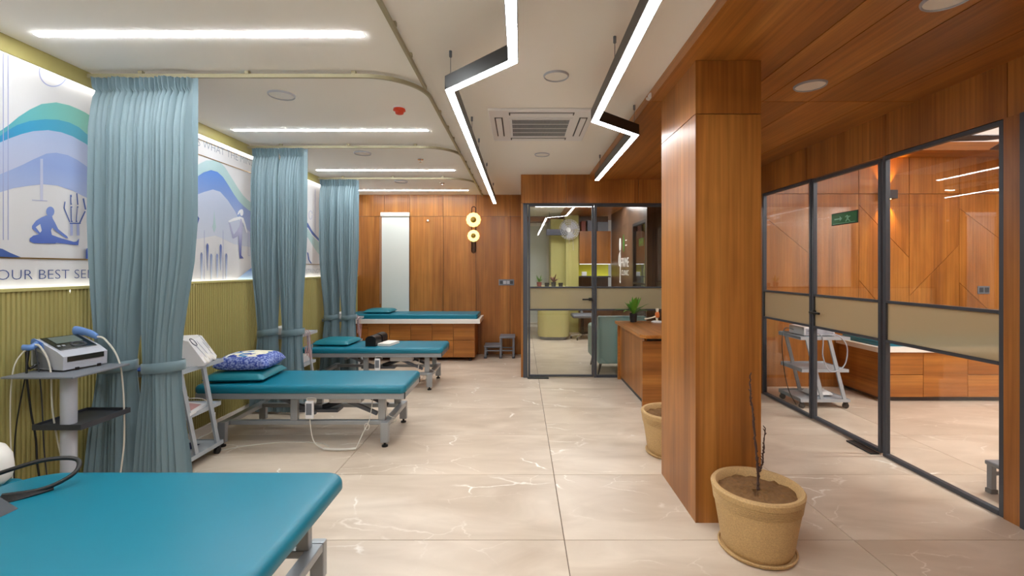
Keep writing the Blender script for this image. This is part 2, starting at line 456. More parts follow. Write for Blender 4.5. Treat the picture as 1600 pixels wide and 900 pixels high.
# ================================================================== SETTING
ZC, ZS, XL, XR, YB, YO, YE = 2.80, 2.73, -2.93, 2.9, 8.0, 6.28, 11.8
# floor: 1.6 x 0.8 m marble tiles, each a piece of its own
floor = struct('floor', B(-3.1, 6.7, -2.7, 12.2, -.1, -.006), 'grout', 'polished beige marble tile floor')
tile_me = mesh_of('tile', B(-.7978, .7978, -.3978, .3978, -.012, 0, bev=.0012, seg=1), 'marble')
for i in range(-2, 4):
    for j in range(-3, 15):
        put('tile', tile_me, floor, (.24 + 1.6 * i + .8, .12 + .8 * j + .4, 0))
# white ceiling
struct('ceiling', B(-3.1, .965, -2.7, 8.1, ZC, 2.95), 'ceiling_paint', 'smooth white ceiling over the treatment bays')
# timber soffit with its panels
soff = struct('ceiling', B(.985, 2.95, -2.7, 6.4, 2.755, 2.95), 'black', 'timber panelled soffit')
for a, b in ((.967, 1.577), (1.584, 1.772), (1.779, 2.107), (2.114, 2.582), (2.589, 2.94)):
    for c, d in ((-2.6, -1.2), (-1.195, .6), (.605, 3.350), (3.358, 6.40)):
        part('panel', B(a, b, c, d, ZS, 2.756), 'wood_y', soff)
for c, d in ((-2.6, .6), (.602, 3.353), (3.355, 6.28)):
    part('fascia', B(.945, .966, c, d, ZS, ZC + .01), 'wood_y', soff)
# left wall: backing, fluted wainscot, ledge, cove box
wl = struct('wall_left', B(-3.1, XL, -2.7, 8.1, 0, 2.95), 'wall_paint', 'left wall with print panels')
def fluted(y0, y1, z0, z1, x, pitch=.026, dep=.008):
    bm = BM(); n = int((y1 - y0) / pitch); prof = []
    for i in range(n):
        a = y0 + i * pitch
        prof += [(a, x - dep), (a + pitch * .22, x - dep), (a + pitch * .36, x), (a + pitch * .86, x)]
    prof.append((y0 + n * pitch, x - dep))
    lo = [bm.verts.new((q, p, z0)) for p, q in prof]; hi = [bm.verts.new((q, p, z1)) for p, q in prof]
    for i in range(len(prof) - 1): bm.faces.new((lo[i], lo[i + 1], hi[i + 1], hi[i]))
    bmesh.ops.recalc_face_normals(bm, faces=bm.faces[:])
    if bm.faces[0].normal.x < 0: bmesh.ops.reverse_faces(bm, faces=bm.faces[:])
    return bm
yy = [-2.6, -.4, .7, 1.8, 2.9, 4.0, 5.1, 6.2, 7.1, 8.0]
for a, b in zip(yy, yy[1:]): part('fluted_panel', fluted(a, b, .08, 1.372, -2.86), 'olive', wl)
part('wainscot_core', B(XL - .01, -2.869, -2.6, 8.0, .0, 1.34), 'olive', wl)
part('wainscot_cap', B(-2.885, -2.852, -2.6, 8.0, 1.37, 1.388), 'olive_light', wl)
part('cove_fascia', B(-2.875, -2.86, -2.6, 8.0, 2.703, ZC + .01), 'olive', wl)
part('cove_lid', B(XL - .01, -2.868, -2.6, 8.0, 2.775, ZC + .01), 'olive', wl)
struct('baseboard_left', B(-2.862, -2.848, -2.6, 8.0, 0, .085), 'white_gloss', 'white skirting below fluted panels')
def cove(label, z0, z1, x0, x1):
    t = thing('led_strip', label, 'led strip', (x0, 2.7, z0))
    part('diffuser', B(0, x1 - x0, -5.2, 5.28, 0, z1 - z0), 'lamp_cove', t)
    part('channel', B(-.002, x1 - x0 + .002, -5.2, 5.28, *((z1 - z0, z1 - z0 + .006) if z0 > 2 else (-.006, 0))), 'white_plastic', t)
cove('white strip light glowing along the top of the wall print', 2.712, 2.722, -2.905, -2.880)
cove('white strip light glowing behind the olive ledge under the wall print', 1.352, 1.362, -2.915, -2.890)

# back wood wall with panels
wb = struct('wall_back', B(-3.1, .02, YB + .019, 8.2, 0, 2.95), 'black', 'timber panelled back wall')
sx = [-2.93, -2.40, -1.95, -1.365, -.787, -.19, .0]
for a, b in zip(sx, sx[1:]):
    part('panel', B(a + .003, b - .003, YB, YB + .018, 0, 2.417), 'wood_z', wb)
    part('panel', B(a + .003, b - .003, YB, YB + .018, 2.423, ZC), 'wood_z', wb)
# wall behind the camera
struct('wall_front', B(-3.1, 6.7, -2.75, -2.6, 0, 3.1), 'wall_paint', 'plain wall behind the viewer')

# office front: header panels, side wall
hdr = struct('wall_office', B(.03, 2.9, YO + .02, YO + .10, 2.41, 2.95), 'black', 'timber header above the office glass')
for a, b in ((.0, .62), (.62, 1.62), (1.62, 2.9)):
    part('panel', B(a + .0025, b - .0025, YO - .005, YO + .018, 2.405, ZC - .001), 'wood_z', hdr)
part('return_panel', B(.0, .03, YO + .02, 8.02, 0, ZC), 'wood_z', hdr)
ows = struct('wall_office_left', B(-.08, .03, 8.021, YE, 0, 2.95), 'wall_paint', 'office left wall')
struct('wall_office_back', B(-.08, 3.2, YE, YE + .1, 0, 2.95), 'wall_paint', 'office rear wall')
oce = struct('ceiling', B(.031, 3.2, YO + .101, YE, 2.82, 2.95), 'ceiling_paint', 'office ceiling')
part('timber_band', B(.95, 3.2, YO + .12, YE, 2.76, 2.82), 'wood_y', oce)
part('timber_beam', B(.031, .95, 11.5, YE, 2.70, 2.82), 'wood_x', oce)
owr = struct('wall_office_right', B(2.12, 2.3, 7.66, 7.72, 0, 2.76), 'wood_dark', 'dark timber office wall')
part('panel', B(2.10, 2.16, 8.58, 9.5, 0, 2.76), 'wood_dark', owr)
part('panel', B(2.10, 2.16, 9.503, 10.6, 0, 2.76), 'wood_dark', owr)
part('panel', B(2.10, 2.16, 7.64, 8.58, 2.34, 2.76), 'wood_dark', owr)
part('panel', B(2.10, 2.5, 7.60, 7.66, 0, 2.76), 'wood_dark', owr)
part('panel', B(2.503, 3.0, 7.60, 7.66, 0, 2.76), 'wood_dark', owr)
part('end_wall', B(2.16, 3.2, 9.4, 9.46, 0, 2.76), 'wood_dark', owr)
part('outer_wall', B(3.1, 3.2, 7.66, 9.4, 0, 2.76), 'wall_paint', owr)
part('side_panel', B(2.965, 3.06, YO + .10, 7.60, 0, 2.76), 'wood_dark', owr)
part('rear_panel', B(1.36, 2.10, 10.98, 11.04, 0, 2.76), 'wood_dark', owr)

# right partition wall (timber) round the glass
wr = struct('wall_right', B(XR + .02, XR + .10, -2.6, 6.3, 2.41, 2.95), 'black', 'timber header wall above the glass partition')
for a, b in ((-2.6, .4), (.4, 1.55), (1.55, 2.715), (2.715, 3.62), (3.62, 4.62), (4.62, 5.5), (5.5, 6.27)):
    part('panel', B(XR - .002, XR + .018, a + .0025, b - .0025, 2.402, ZS + .02), 'wood_z', wr)
part('panel', B(XR - .002, XR + .06, 5.48, 6.27, 0, 2.40), 'wood_z', wr)
part('post', B(XR - .004, XR + .06, 2.642, 2.735, 0, 2.402), 'wood_z', wr)
part('frame_post', B(XR - .012, XR + .05, 2.585, 2.639, 0, 2.402), 'frame_metal', wr)
part('panel', B(XR - .002, XR + .06, .9, 2.582, 0, 2.40), 'wood_z', wr)
part('panel', B(XR - .002, XR + .06, -2.6, .897, 0, 2.40), 'wood_z', wr)
part('inner_lining', B(XR + .10, XR + .112, -2.6, 6.3, 2.402, 3.05), 'wood_z', wr)

# treatment room behind the glass
YT = 5.8
def clip(poly, a, b, c):                       # keep side a*x+b*y+c >= 0
    out = []
    for i in range(len(poly)):
        p, q = poly[i], poly[(i + 1) % len(poly)]
        fp = a * p[0] + b * p[1] + c; fq = a * q[0] + b * q[1] + c
        if fp >= 0: out.append(p)
        if (fp >= 0) != (fq >= 0):
            t = fp / (fp - fq); out.append((p[0] + (q[0] - p[0]) * t, p[1] + (q[1] - p[1]) * t))
    return out
wt = struct('wall_room_back', B(2.96, 6.7, YT + .02, YT + .12, 0, 3.1), 'black', 'timber back wall of the glazed room')
def tp(px, py): p = at(px, py, YT); return (p.x, p.z)
diag = {4.30: [((1343.6, 321.6), (1420.6, 402.7)), ((1345.6, 441.6), (1366.6, 466.6))],
        4.94: [((1423, 460), (1498, 383))],
        5.58: [((1500.6, 326.6), (1566.6, 376.6)), ((1500.6, 443), (1540, 480))],
        2.96: [((1228, 366), (1263, 395))], 3.66: []}
xs = [2.96, 3.66, 4.30, 4.94, 5.58, 6.22, 6.7]
for a, b in zip(xs, xs[1:]):
    polys = [[(a + .003, 2.457), (b - .003, 2.457), (b - .003, 3.08), (a + .003, 3.08)]]
    mids = [[(a + .003, 0.), (b - .003, 0.), (b - .003, 2.451), (a + .003, 2.451)]]
    for p, q in diag.get(a, []):
        p = tp(*p); q = tp(*q); nx, nz = -(q[1] - p[1]), q[0] - p[0]; l = math.hypot(nx, nz); nx /= l; nz /= l
        c = -(nx * p[0] + nz * p[1])
        mids = [m_ for poly in mids for m_ in (clip(poly, nx, nz, c - .003), clip(poly, -nx, -nz, -c - .003)) if len(m_) > 2]
    for poly in polys + mids:
        part('panel', prism(BM(), poly, YT, YT + .018, lambda u, v, d: (u, d, v)), 'wood_z', wt)
struct('wall_room_right', B(6.6, 6.7, -2.6, YT, 0, 3.1), 'wood_z', 'far side wall of the glazed room')
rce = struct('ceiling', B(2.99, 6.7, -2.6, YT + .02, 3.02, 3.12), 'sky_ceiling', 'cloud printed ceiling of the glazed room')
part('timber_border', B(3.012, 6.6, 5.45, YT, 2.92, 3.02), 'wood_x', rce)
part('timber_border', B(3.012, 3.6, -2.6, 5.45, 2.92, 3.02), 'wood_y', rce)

# ---- glazing
def rail(parent, name, *b): return part(name, B(*b, bev=.003, seg=1), 'frame_metal', parent)
def glazing(parent, axis, pos, a, b, z0, z1, zb0, zb1, fw=.03, depth=.04, stiles=True):
    """framed glass from a to b along axis ('x' or 'y') at pos, with a frosted band zb0..zb1"""
    def bb(u0, u1, d0, d1, v0, v1):
        return (u0, u1, pos + d0, pos + d1, v0, v1) if axis == 'x' else (pos + d0, pos + d1, u0, u1, v0, v1)
    h = depth / 2
    if stiles:
        rail(parent, 'stile', *bb(a, a + fw, -h, h, z0, z1)); rail(parent, 'stile', *bb(b - fw, b, -h, h, z0, z1))
    rail(parent, 'rail', *bb(a + fw, b - fw, -h, h, z0, z0 + fw)); rail(parent, 'rail', *bb(a + fw, b - fw, -h, h, z1 - fw, z1))
    rail(parent, 'rail', *bb(a + fw, b - fw, -h, h, zb0 - .011, zb0 + .011)); rail(parent, 'rail', *bb(a + fw, b - fw, -h, h, zb1 - .011, zb1 + .011))
    part('pane', B(*bb(a + fw, b - fw, -.003, .003, z0 + fw, zb0 - .011)), 'glass', parent)
    part('pane', B(*bb(a + fw, b - fw, -.003, .003, zb1 + .011, z1 - fw)), 'glass', parent)
    part('frosted_pane', B(*bb(a + fw, b - fw, -.003, .003, zb0 + .011, zb1 - .011)), 'glass_frosted', parent)
win1 = sroot('window_1', 'tall fixed glass panel left of the glazed room door')
glazing(win1, 'y', XR + .02, 4.56, 5.478, 0, 2.40, .924, 1.237)
door1 = sroot('door_1', 'framed glass door of the timber lined room')
glazing(door1, 'y', XR + .02, 3.675, 4.548, .012, 2.388, .924, 1.237)
h1 = part('handle', B(XR - .035, XR - .002, 4.47, 4.515, 1.05, 1.09, bev=.004), 'black', door1)
part('lever', B(XR - .055, XR - .037, 4.36, 4.51, 1.06, 1.08, bev=.004), 'black', h1)
win2 = sroot('window_2', 'wide fixed glass panel beside the wooden post')
glazing(win2, 'y', XR + .02, 2.738, 3.655, 0, 2.40, .924, 1.237)
door2 = sroot('door_2', 'framed glass door of the office')
glazing(door2, 'x', YO + .02, .10, 1.005, .012, 2.386, .935, 1.244, fw=.026)
h2 = part('handle', B(.93, .985, YO - .035, YO - .002, 1.06, 1.10, bev=.004), 'black', door2)
part('lever', B(.84, .985, YO - .055, YO - .037, 1.07, 1.09, bev=.004), 'black', h2)
win3 = sroot('window_3', 'fixed office glass panel behind the reception desk')
glazing(win3, 'x', YO + .02, 1.012, 2.895, 0, 2.39, .935, 1.244, fw=.034)
tr1 = sroot('trim_1', 'dark metal frame round the office door')
rail(tr1, 'jamb', .03, .092, YO - .01, YO + .05, 0, 2.40); rail(tr1, 'head', .03, 2.895, YO - .01, YO + .05, 2.390, 2.405)
solo('floor_hinge', B(XR - .075, XR - .004, 3.68, 3.96, 0, .012, bev=.002, seg=1), 'black', 'black floor hinge plate under the glazed room door', 'door hinge')
solo('floor_hinge', B(.09, .38, YO - .075, YO - .004, 0, .012, bev=.002, seg=1), 'black', 'black floor hinge plate under the office door', 'door hinge')
# window of the dark office wall
win4 = sroot('window_4', 'narrow office window in the dark timber wall')
for nm, b_ in (('stile', (2.098, 2.165, 7.66, 7.70)), ('stile', (2.098, 2.165, 8.52, 8.58))): part(nm, B(*b_, 0, 2.34), 'black', win4)
part('head', B(2.098, 2.165, 7.70, 8.52, 2.29, 2.34), 'black', win4)
part('transom', B(2.098, 2.165, 7.70, 8.52, 1.22, 1.25), 'black', win4)
part('pane', B(2.125, 2.131, 7.70, 8.52, 1.25, 2.29), 'glass', win4)
part('pane', B(2.125, 2.131, 7.70, 8.52, 0, 1.22), 'glass', win4)
part('daylight', B(2.95, 2.96, 7.7, 9.4, 0.5, 1.32), 'win_daylight', win4)
part('daylight', B(2.94, 2.95, 7.7, 9.4, 1.32, 1.52), 'win_teal', win4)

# ---- column
col = thing('column', 'square wood clad column standing behind the front planter', 'column', (1.224, 3.015, 0))
hx, hy = .1935, .325
part('core', B(-hx + .015, hx - .015, -hy + .015, hy - .015, 0, ZS - .001), 'dark_grey', col)
for z0, z1 in ((0, 2.4115), (2.4165, ZS - .001)):
    part('panel', B(-hx, hx, -hy, -hy + .014, z0, z1), 'wood_z', col)
    part('panel', B(-hx, hx, hy - .014, hy, z0, z1), 'wood_z', col)
    part('panel', B(-hx, -hx + .014, -hy + .0145, hy - .0145, z0, z1), 'wood_z', col)
    part('panel', B(hx - .014, hx, -hy + .0145, hy - .0145, z0, z1), 'wood_z', col)

# ================================================================== LIGHTS ON THE CEILING
def linear(Y, x0, x1, z, label, m='lamp_line', wd=.03, grp='recessed strip lights over the bays'):
    t = thing('strip_light', label, 'ceiling light', ((x0 + x1) / 2, Y, z - .004), 0, grp)
    L_ = (x1 - x0) / 2
    part('diffuser', B(-L_, L_, -wd / 2, wd / 2, -.001, .0019), m, t)
    part('housing', B(-L_ - .006, L_ + .006, -wd / 2 - .003, wd / 2 + .003, .002, .004), 'white_plastic', t)
for Y, lb in ((.78, 'strip light in the ceiling over the viewer'), (2.53, 'long bright strip light in the ceiling over the nearest bed'), (4.27, 'bright strip light in the ceiling over the bed with the printed cushion'),
              (6.0, 'bright strip light in the ceiling over the bed with black blocks'), (7.53, 'farthest strip light in the ceiling by the timber back wall'), (-1.0, 'strip light in the ceiling behind the viewer')):
    linear(Y, -2.69, -.875, ZC, lb)
linear(8.3, .2, 2.0, 2.76, 'added fill strip in the office ceiling near the glass', 'fill_office', .12, 'added office fill strips')  # strip added out of direct view to light the office
linear(9.2, .3, 2.0, 2.76, 'added fill strip in the office ceiling over the cabinets', 'fill_office', .12, 'added office fill strips')  # second added strip, brightens the deeper part of the office
linear(3.6, 3.8, 6.2, 3.02, 'unseen fill strip added in the glazed room ceiling nearer the viewer', 'fill_room', .16, 'added glazed room fill strips')  # strip added out of view to light the glazed room
linear(1.4, 3.4, 6.2, 3.02, 'unseen fill strip added in the glazed room ceiling farther from the timber wall', 'fill_room', .16, 'added glazed room fill strips')  # another unseen added strip, fills the front of the glazed room

def offset_poly(pts, w_):
    pts = [Vector(p) for p in pts]; L_, R_ = [], []
    for i, p in enumerate(pts):
        d0 = (p - pts[i - 1]).normalized() if i else None
        d1 = (pts[i + 1] - p).normalized() if i < len(pts) - 1 else None
        if d0 is None: n = Vector((-d1.y, d1.x)); k = 1
        elif d1 is None: n = Vector((-d0.y, d0.x)); k = 1
        else:
            n0 = Vector((-d0.y, d0.x)); n1 = Vector((-d1.y, d1.x)); n = (n0 + n1).normalized(); k = 1 / n.dot(n0)
        L_.append(p + n * w_ / 2 * k); R_.append(p - n * w_ / 2 * k)
    return L_, R_
def pendant(label, pts, wires):
    c = Vector(pts[1]); t = thing('zigzag_pendant_light', label, 'pendant light', (c.x, c.y, 2.545), 0, 'zigzag pendant lights')
    pts = [Vector(p) - c for p in pts]
    L_, R_ = offset_poly(pts, .052); l2, r2 = offset_poly(pts, .044)
    for i in range(len(pts) - 1):
        part('housing', prism(BM(), [L_[i], R_[i], R_[i + 1], L_[i + 1]], .004, .085), 'black_housing', t)
        part('diffuser', prism(BM(), [l2[i], r2[i], r2[i + 1], l2[i + 1]], 0, .004), 'lamp_pendant', t)
    for (x, y) in wires:
        wbm = tube(BM(), [(x - c.x, y - c.y, .085), (x - c.x, y - c.y, ZC - 2.545)], .0022, 6)
        o = part('suspension_wire', wbm, 'mid_grey', t)
        part('ceiling_cup', lathe(BM(), [(.0, .255), (.009, .255), (.009, .22), (.004, .215), (0, .215)], 10, x - c.x, y - c.y), 'mid_grey', o)
pendant('left zigzag pendant light with its longest arm reaching the back', [(-.04, -1.3), (-.04, 2.305), (-.42, 2.68), (-.42, 7.3)],
        [(-.04, .4), (-.42, 2.72), (-.42, 3.9), (-.42, 4.55), (-.42, 5.6), (-.42, 6.9), (-.04, 2.2)])
pendant('right zigzag pendant light ending in front of the timber header', [(.525, -1.6), (.525, 3.24), (.90, 3.58), (.90, 5.4)],
        [(.525, 2.55), (.525, .4), (.90, 3.62), (.90, 5.2)])

# ceiling discs, AC cassette, detectors
disc_prof = [(0, -.004), (.085, -.004), (.092, -.008), (.1, -.006), (.102, 0), (0, 0)]
def disc(px, py, z, label, rad=1.):
    Y = (z - HC) * FPX / (VY - py); p = at(px, py, Y)
    o = thing('downlight', label, 'downlight', (p.x, p.y, z), 0, 'round ceiling discs')
    part('trim_ring', lathe(BM(), [(.091 * rad, 0), (.091 * rad, -.010), (.094 * rad, -.013), (.1 * rad, -.008), (.102 * rad, 0)], 32), 'grey_plastic', o, 40)
    part('lens', lathe(BM(), [(0, -.005), (.0905 * rad, -.005), (.0905 * rad, 0), (0, 0)], 32), 'white_gloss', o, 40)
disc(440, 148, ZC, 'round white disc in the ceiling right of the front curtain', .95)
disc(566.7, 239, ZC, 'round white disc in the ceiling over the middle bay', .95)
disc(626.7, 283.3, ZC, 'round white disc in the ceiling over the rear bay', .95)
disc(869, 118, ZC, 'round white disc in front of the air conditioner', .85)
disc(847, 241, ZC, 'round white disc behind the air conditioner', .85)
disc(1266, 133, ZS, 'round white disc in the timber soffit beside the column', .98)
disc(1481, -3, ZS, 'round white disc in the timber soffit cut by the picture top', .98)

ac = thing('cassette_air_conditioner', 'white square cassette air conditioner in the ceiling between the pendants', 'air conditioner', (.17, 4.12, ZC))
s = .44
part('panel', B(-s, s, -s, s, -.022, 0, bev=.008), 'white_plastic', ac)
part('grille_frame', B(-.27, .27, -.27, .27, -.028, -.0221, bev=.003), 'white_plastic', ac)
part('intake', B(-.245, .245, -.245, .245, -.0295, -.0282), 'dark_grey', ac)
for i in range(5): part('grille_bar', B(-.245, .245, -.245 + .1225 * i - .004, -.245 + .1225 * i + .004, -.034, -.0296), 'white_plastic', ac)
gb = BM()
for i in range(46): box(gb, -.245 + .49 * i / 45 - .002, -.245 + .49 * i / 45 + .002, -.245, .245, -.0335, -.0297)
part('grille_fins', gb, 'grey_plastic', ac, kind='stuff')
for (x0, x1, y0, y1) in ((-.27, .27, .325, .395), (-.27, .27, -.395, -.325), (-.395, -.325, -.27, .27), (.325, .395, -.27, .27)):
    sl = part('outlet', B(x0, x1, y0, y1, -.0235, -.0221), 'dark_grey', ac)
    part('louver', B(x0 + .012, x1 - .012, y0 + .012, y1 - .012, -.030, -.0236), 'white_plastic', sl)
p = at(624, 174, (ZC - HC) * FPX / (VY - 168))
sd = thing('smoke_detector', 'red smoke detector on the white ceiling', 'smoke detector', (p.x, p.y, ZC))
part('base', lathe(BM(), [(0, 0), (.05, 0), (.05, -.012), (0, -.012)], 20), 'white_plastic', sd, 40)
part('cover', lathe(BM(), [(0, -.012), (.047, -.012), (.05, -.026), (.036, -.034), (.032, -.05), (.02, -.056), (0, -.056)], 20), 'red_plastic', sd, 40)
def sprinkler(px, py, label):
    p = at(px, py, (ZC - HC) * FPX / (VY - py))
    t = thing('sprinkler', label, 'sprinkler', (p.x, p.y, ZC), 0, 'ceiling sprinklers')
    part('escutcheon', lathe(BM(), [(0, 0), (.036, 0), (.034, -.006), (0, -.006)], 18), 'chrome', t, 40)
    part('stem', lathe(BM(), [(0, -.006), (.008, -.006), (.006, -.035), (0, -.035)], 10), 'chrome', t, 40)
    part('deflector', lathe(BM(), [(0, -.035), (.018, -.035), (.018, -.038), (0, -.038)], 12), 'chrome', t, 40)
sprinkler(657, 249, 'small chrome sprinkler over the bed with the printed cushion'); sprinkler(691, 286, 'small chrome sprinkler nearer the back wall')
cs = thing('ceiling_sensor', 'small white sensor on the edge of the timber soffit by the column', 'sensor', (.93, 3.32, 2.745))
part('body', B(0, .0149, -.03, .03, -.012, .03, bev=.006), 'white_plastic', cs)
part('eye', lathe(BM(), [(0, -.02), (.012, -.012), (.014, 0), (0, .002)], 12, -.006, 0), 'white_plastic', cs, 50)

# ================================================================== CURTAINS
def track(Yr, Yend, label):
    r = .38; xt = -.67
    t = thing('curtain_track', label, 'curtain track', (-2.85, Yr, 2.757), 0, 'curtain tracks')
    pts = [(0, 0, 0)] + [(xt - r + 2.85, 0, 0)] + [(xt - r + 2.85 + r * math.sin(R(a)), r - r * math.cos(R(a)), 0) for a in range(6, 91, 6)] + [(xt + 2.85, Yend - Yr, 0)]
    L_, R_ = offset_poly([(p[0], p[1]) for p in pts], .018)
    bm = BM()
    for i in range(len(pts) - 1): prism(bm, [L_[i], R_[i], R_[i + 1], L_[i + 1]], 0, .024)
    bmesh.ops.remove_doubles(bm, verts=bm.verts[:], dist=1e-5)
    part('rail', bm, 'track_metal', t, 50)
    for (x, y) in ((.35, 0), (1.05, 0), (1.75, 0), (xt + 2.85, .75), (xt + 2.85, 1.15), (xt + 2.85, 1.5)):
        if y < Yend - Yr: part('bracket', B(x - .014, x + .014, y - .012, y + .012, .024, ZC - 2.757), 'track_metal', t)
track(1.25, 3.20, 'curtain track entering at the picture top above the nearest bed')
track(3.0, 5.0, 'curved curtain track carrying the front blue curtains')
track(4.75, 6.65, 'curved curtain track carrying the middle blue curtains')
track(6.4, 7.95, 'curved curtain track carrying the rear blue curtains')

def lerp_tab(tab, z):
    for (z0, a), (z1, b) in zip(tab, tab[1:]):
        if z <= z1:
            t = (z - z0) / (z1 - z0); t = t * t * (3 - 2 * t)
            return a + (b - a) * t
    return tab[-1][1]
def curtain_bm(xa, xb, ct, ht, cb, hb, zt, flat, seed, folds=10):
    """top spans xa..xb; gathered to ct +- ht at height zt; bottom cb +- hb"""
    rnd = random.Random(seed); NU = folds * 14; bm = BM(); grid = []
    ph = [rnd.uniform(-.5, .5) for _ in range(folds + 2)]; am = [rnd.uniform(.75, 1.35) for _ in range(folds + 2)]
    zs = [.025, .08, .2, .35, .5, .62, .72, zt - .06, zt, zt + .06, zt + .14, 1.1, 1.3, 1.55, 1.8, 2.05, 2.25, 2.42, 2.55, 2.62, 2.65, 2.665, 2.68, 2.71, 2.748]
    c0, h0 = (xa + xb) / 2, (xb - xa) / 2
    for z in zs:
        c = lerp_tab([(0, cb), (zt, ct), (1.75, c0), (2.75, c0)], z)
        h = lerp_tab([(0, hb), (zt - .05, ht), (zt + .05, ht), (1.9, h0 * .98), (2.75, h0)], z)
        A = lerp_tab([(0, .06), (zt - .05, .044), (zt + .05, .044), (1.6, .052), (2.45, .046), (2.6, .03), (2.66, .012), (2.75, .02)], z)
        row = []
        for i in range(NU + 1):
            u = i / NU; f = u * folds; k = int(f) % (folds + 1); fr = f - int(f)
            a = am[k] * (1 - fr) + am[k + 1] * fr; pp = ph[k] * (1 - fr) + ph[k + 1] * fr
            fl = 1.
            if flat > 0 and u > 1 - flat: fl = max(0., 1 - (u - (1 - flat)) / (flat * .25)) if True else 0
            s_ = 1 - 2 * abs(math.sin(math.pi * f + pp * .4 + .12 * math.sin(z * 1.7 + k * 2.1))) ** .62
            y = A * a * s_ * fl + .010 * math.sin(1.1 * f + seed + z * .9)
            if z > 2.67: y -= .022 * abs(math.sin(3 * math.pi * f)) * fl
            x = c + h * (2 * u - 1) + A * .35 * math.cos(2 * math.pi * f + pp) * fl
            env = 1.0
            if abs(z - zt) < .3:
                e = 1 - abs(z - zt) / .3; env = 1 - e * (1 - math.sqrt(max(.05, 1 - (2 * u - 1) ** 2)))
            row.append(bm.verts.new((x, y * env, z)))
        grid.append(row)
    for a, b in zip(grid, grid[1:]):
        for i in range(NU): bm.faces.new((a[i], a[i + 1], b[i + 1], b[i]))
    return bm
def tie_bm(ct, ht, zt, dz=.0):
    bm = BM(); ri = []; n = 28
    for z, k in ((-.033, 1.0), (-.03, 1.03), (0, 1.035), (.03, 1.03), (.033, 1.0)):
        ri.append([bm.verts.new((ct + (ht + .014) * k * math.cos(2 * math.pi * i / n), .072 * k * math.sin(2 * math.pi * i / n), zt + z + dz * math.cos(2 * math.pi * i / n))) for i in range(n)])
    for a, b in zip(ri, ri[1:]):
        for i in range(n): bm.faces.new((a[i], a[(i + 1) % n], b[(i + 1) % n], b[i]))
    bmesh.ops.recalc_face_normals(bm, faces=bm.faces[:])
    return bm
def curtain(label, Y, xa, xb, ct, ht, cb, hb, zt, flat, seed):
    t = thing('curtain', label, 'curtain', ((xa + xb) / 2, Y, .025), 0, 'tied blue curtains')
    o = (xa + xb) / 2
    def loc(bm):
        bmesh.ops.translate(bm, verts=bm.verts[:], vec=(-o, 0, -.025)); return bm
    part('cloth', loc(curtain_bm(xa, xb, ct, ht, cb, hb, zt, flat, seed)), 'curtain_cloth', t, 60)
    part('tieback', loc(tie_bm(ct, ht, zt, .012)), 'curtain_cloth', t, 60)
    for i in range(9):
        x = xa + (xb - xa) * (i + .5) / 9
        part('hook', loc(B(x - .003, x + .003, -.003, .003, 2.742, 2.757)), 'track_metal', t)
curtain('front curtain beside the ultrasound stand, left half of its pair', 3.0, -2.80, -2.452, -2.655, .105, -2.66, .155, .86, 0, 3)
curtain('front curtain with a flat hem edge, right half of its pair', 2.99, -2.452, -2.11, -2.345, .12, -2.325, .175, .86, .16, 4)
curtain('middle curtain left half of its pair, tied at the printed cushion', 4.75, -2.795, -2.525, -2.64, .09, -2.65, .14, .84, 0, 5)
curtain('middle curtain right half of its pair, behind the printed cushion', 4.74, -2.505, -2.22, -2.37, .1, -2.36, .14, .84, .16, 6)
curtain('rear curtain left half of its pair, near the back wall', 6.4, -2.81, -2.55, -2.66, .09, -2.67, .13, .82, 0, 8)
curtain('rear curtain right half of its pair, near the back wall bed', 6.39, -2.55, -2.27, -2.41, .09, -2.41, .13, .82, .16, 9)

# ================================================================== WALL PRINTS
XM = XL + .001
def mp(px, py): return (-XL * FPX / (VX - px), HC + (VY - py) * -XL / (VX - px))
def art_root(label, y): return thing('wall_print', label, 'wall art', (XM, y, 1.39), 0, 'printed wall panels')
lay = {}
def flat(root, name, pts, m, px=True, dx=None):
    k = lay.get(root.name, 0) + 1; lay[root.name] = k
    pts = [mp(*p) for p in pts] if px else pts
    x = .0025 + .0004 * k
    bm = prism(BM(), pts, x - .0003, x, lambda a, b, c: (c, a - root.location.y, b - 1.39))
    bmesh.ops.triangulate(bm, faces=bm.faces[:])
    return part(name, bm, m, root)
def zz(pts, s, ox, oy): return [(ox + a / s, oy + b / s) for a, b in pts]
def ell(cx, cy, rx, ry, n=20): return [(cx + rx * math.cos(2 * math.pi * i / n), cy + ry * math.sin(2 * math.pi * i / n)) for i in range(n)]
def stroke(pts, wd):
    L_, R_ = offset_poly(pts, wd); return [tuple(p) for p in L_] + [tuple(p) for p in R_[::-1]]
def words(root, body, y0, zb, cap, width, m, thin=0.):
    me, wd = text_mesh(body, cap / .73, 1., thin)
    for v in me.vertices: v.co.x *= width / wd
    letters(root, me, m, (.012, y0 - root.location.y, zb - 1.39), (R(90), 0, R(90)))
mat('art_paper', srgb(206, 205, 207), .6)
mat('art_ink', srgb(62, 88, 150), .6)
mat('art_line', srgb(150, 158, 196), .6)
mat('art_letter', srgb(48, 72, 130), .6)
mat('art_letter_pale', srgb(110, 124, 142), .6)
mat('art_white', srgb(226, 228, 232), .6)
mat('art_sand', srgb(222, 214, 206), .6)
gradient('art_teal', 'y', -.5, .4, srgb(0, 140, 178), srgb(122, 184, 166))
gradient('art_blue', 'y', -.5, .4, srgb(4, 122, 190), srgb(70, 158, 178))
gradient('art_mauve', 'z', .55, .95, srgb(184, 186, 206), srgb(160, 174, 206))
gradient('art_lilac', 'z', .35, .75, srgb(182, 190, 212), srgb(136, 156, 204))
gradient('art_figure', 'z', .22, .45, srgb(56, 84, 168), srgb(118, 140, 200))
gradient('art_aqua', 'y', -.5, .5, srgb(166, 190, 200), srgb(160, 188, 186))
gradient('art_sea', 'z', .35, 1.05, srgb(172, 180, 206), srgb(76, 120, 190))
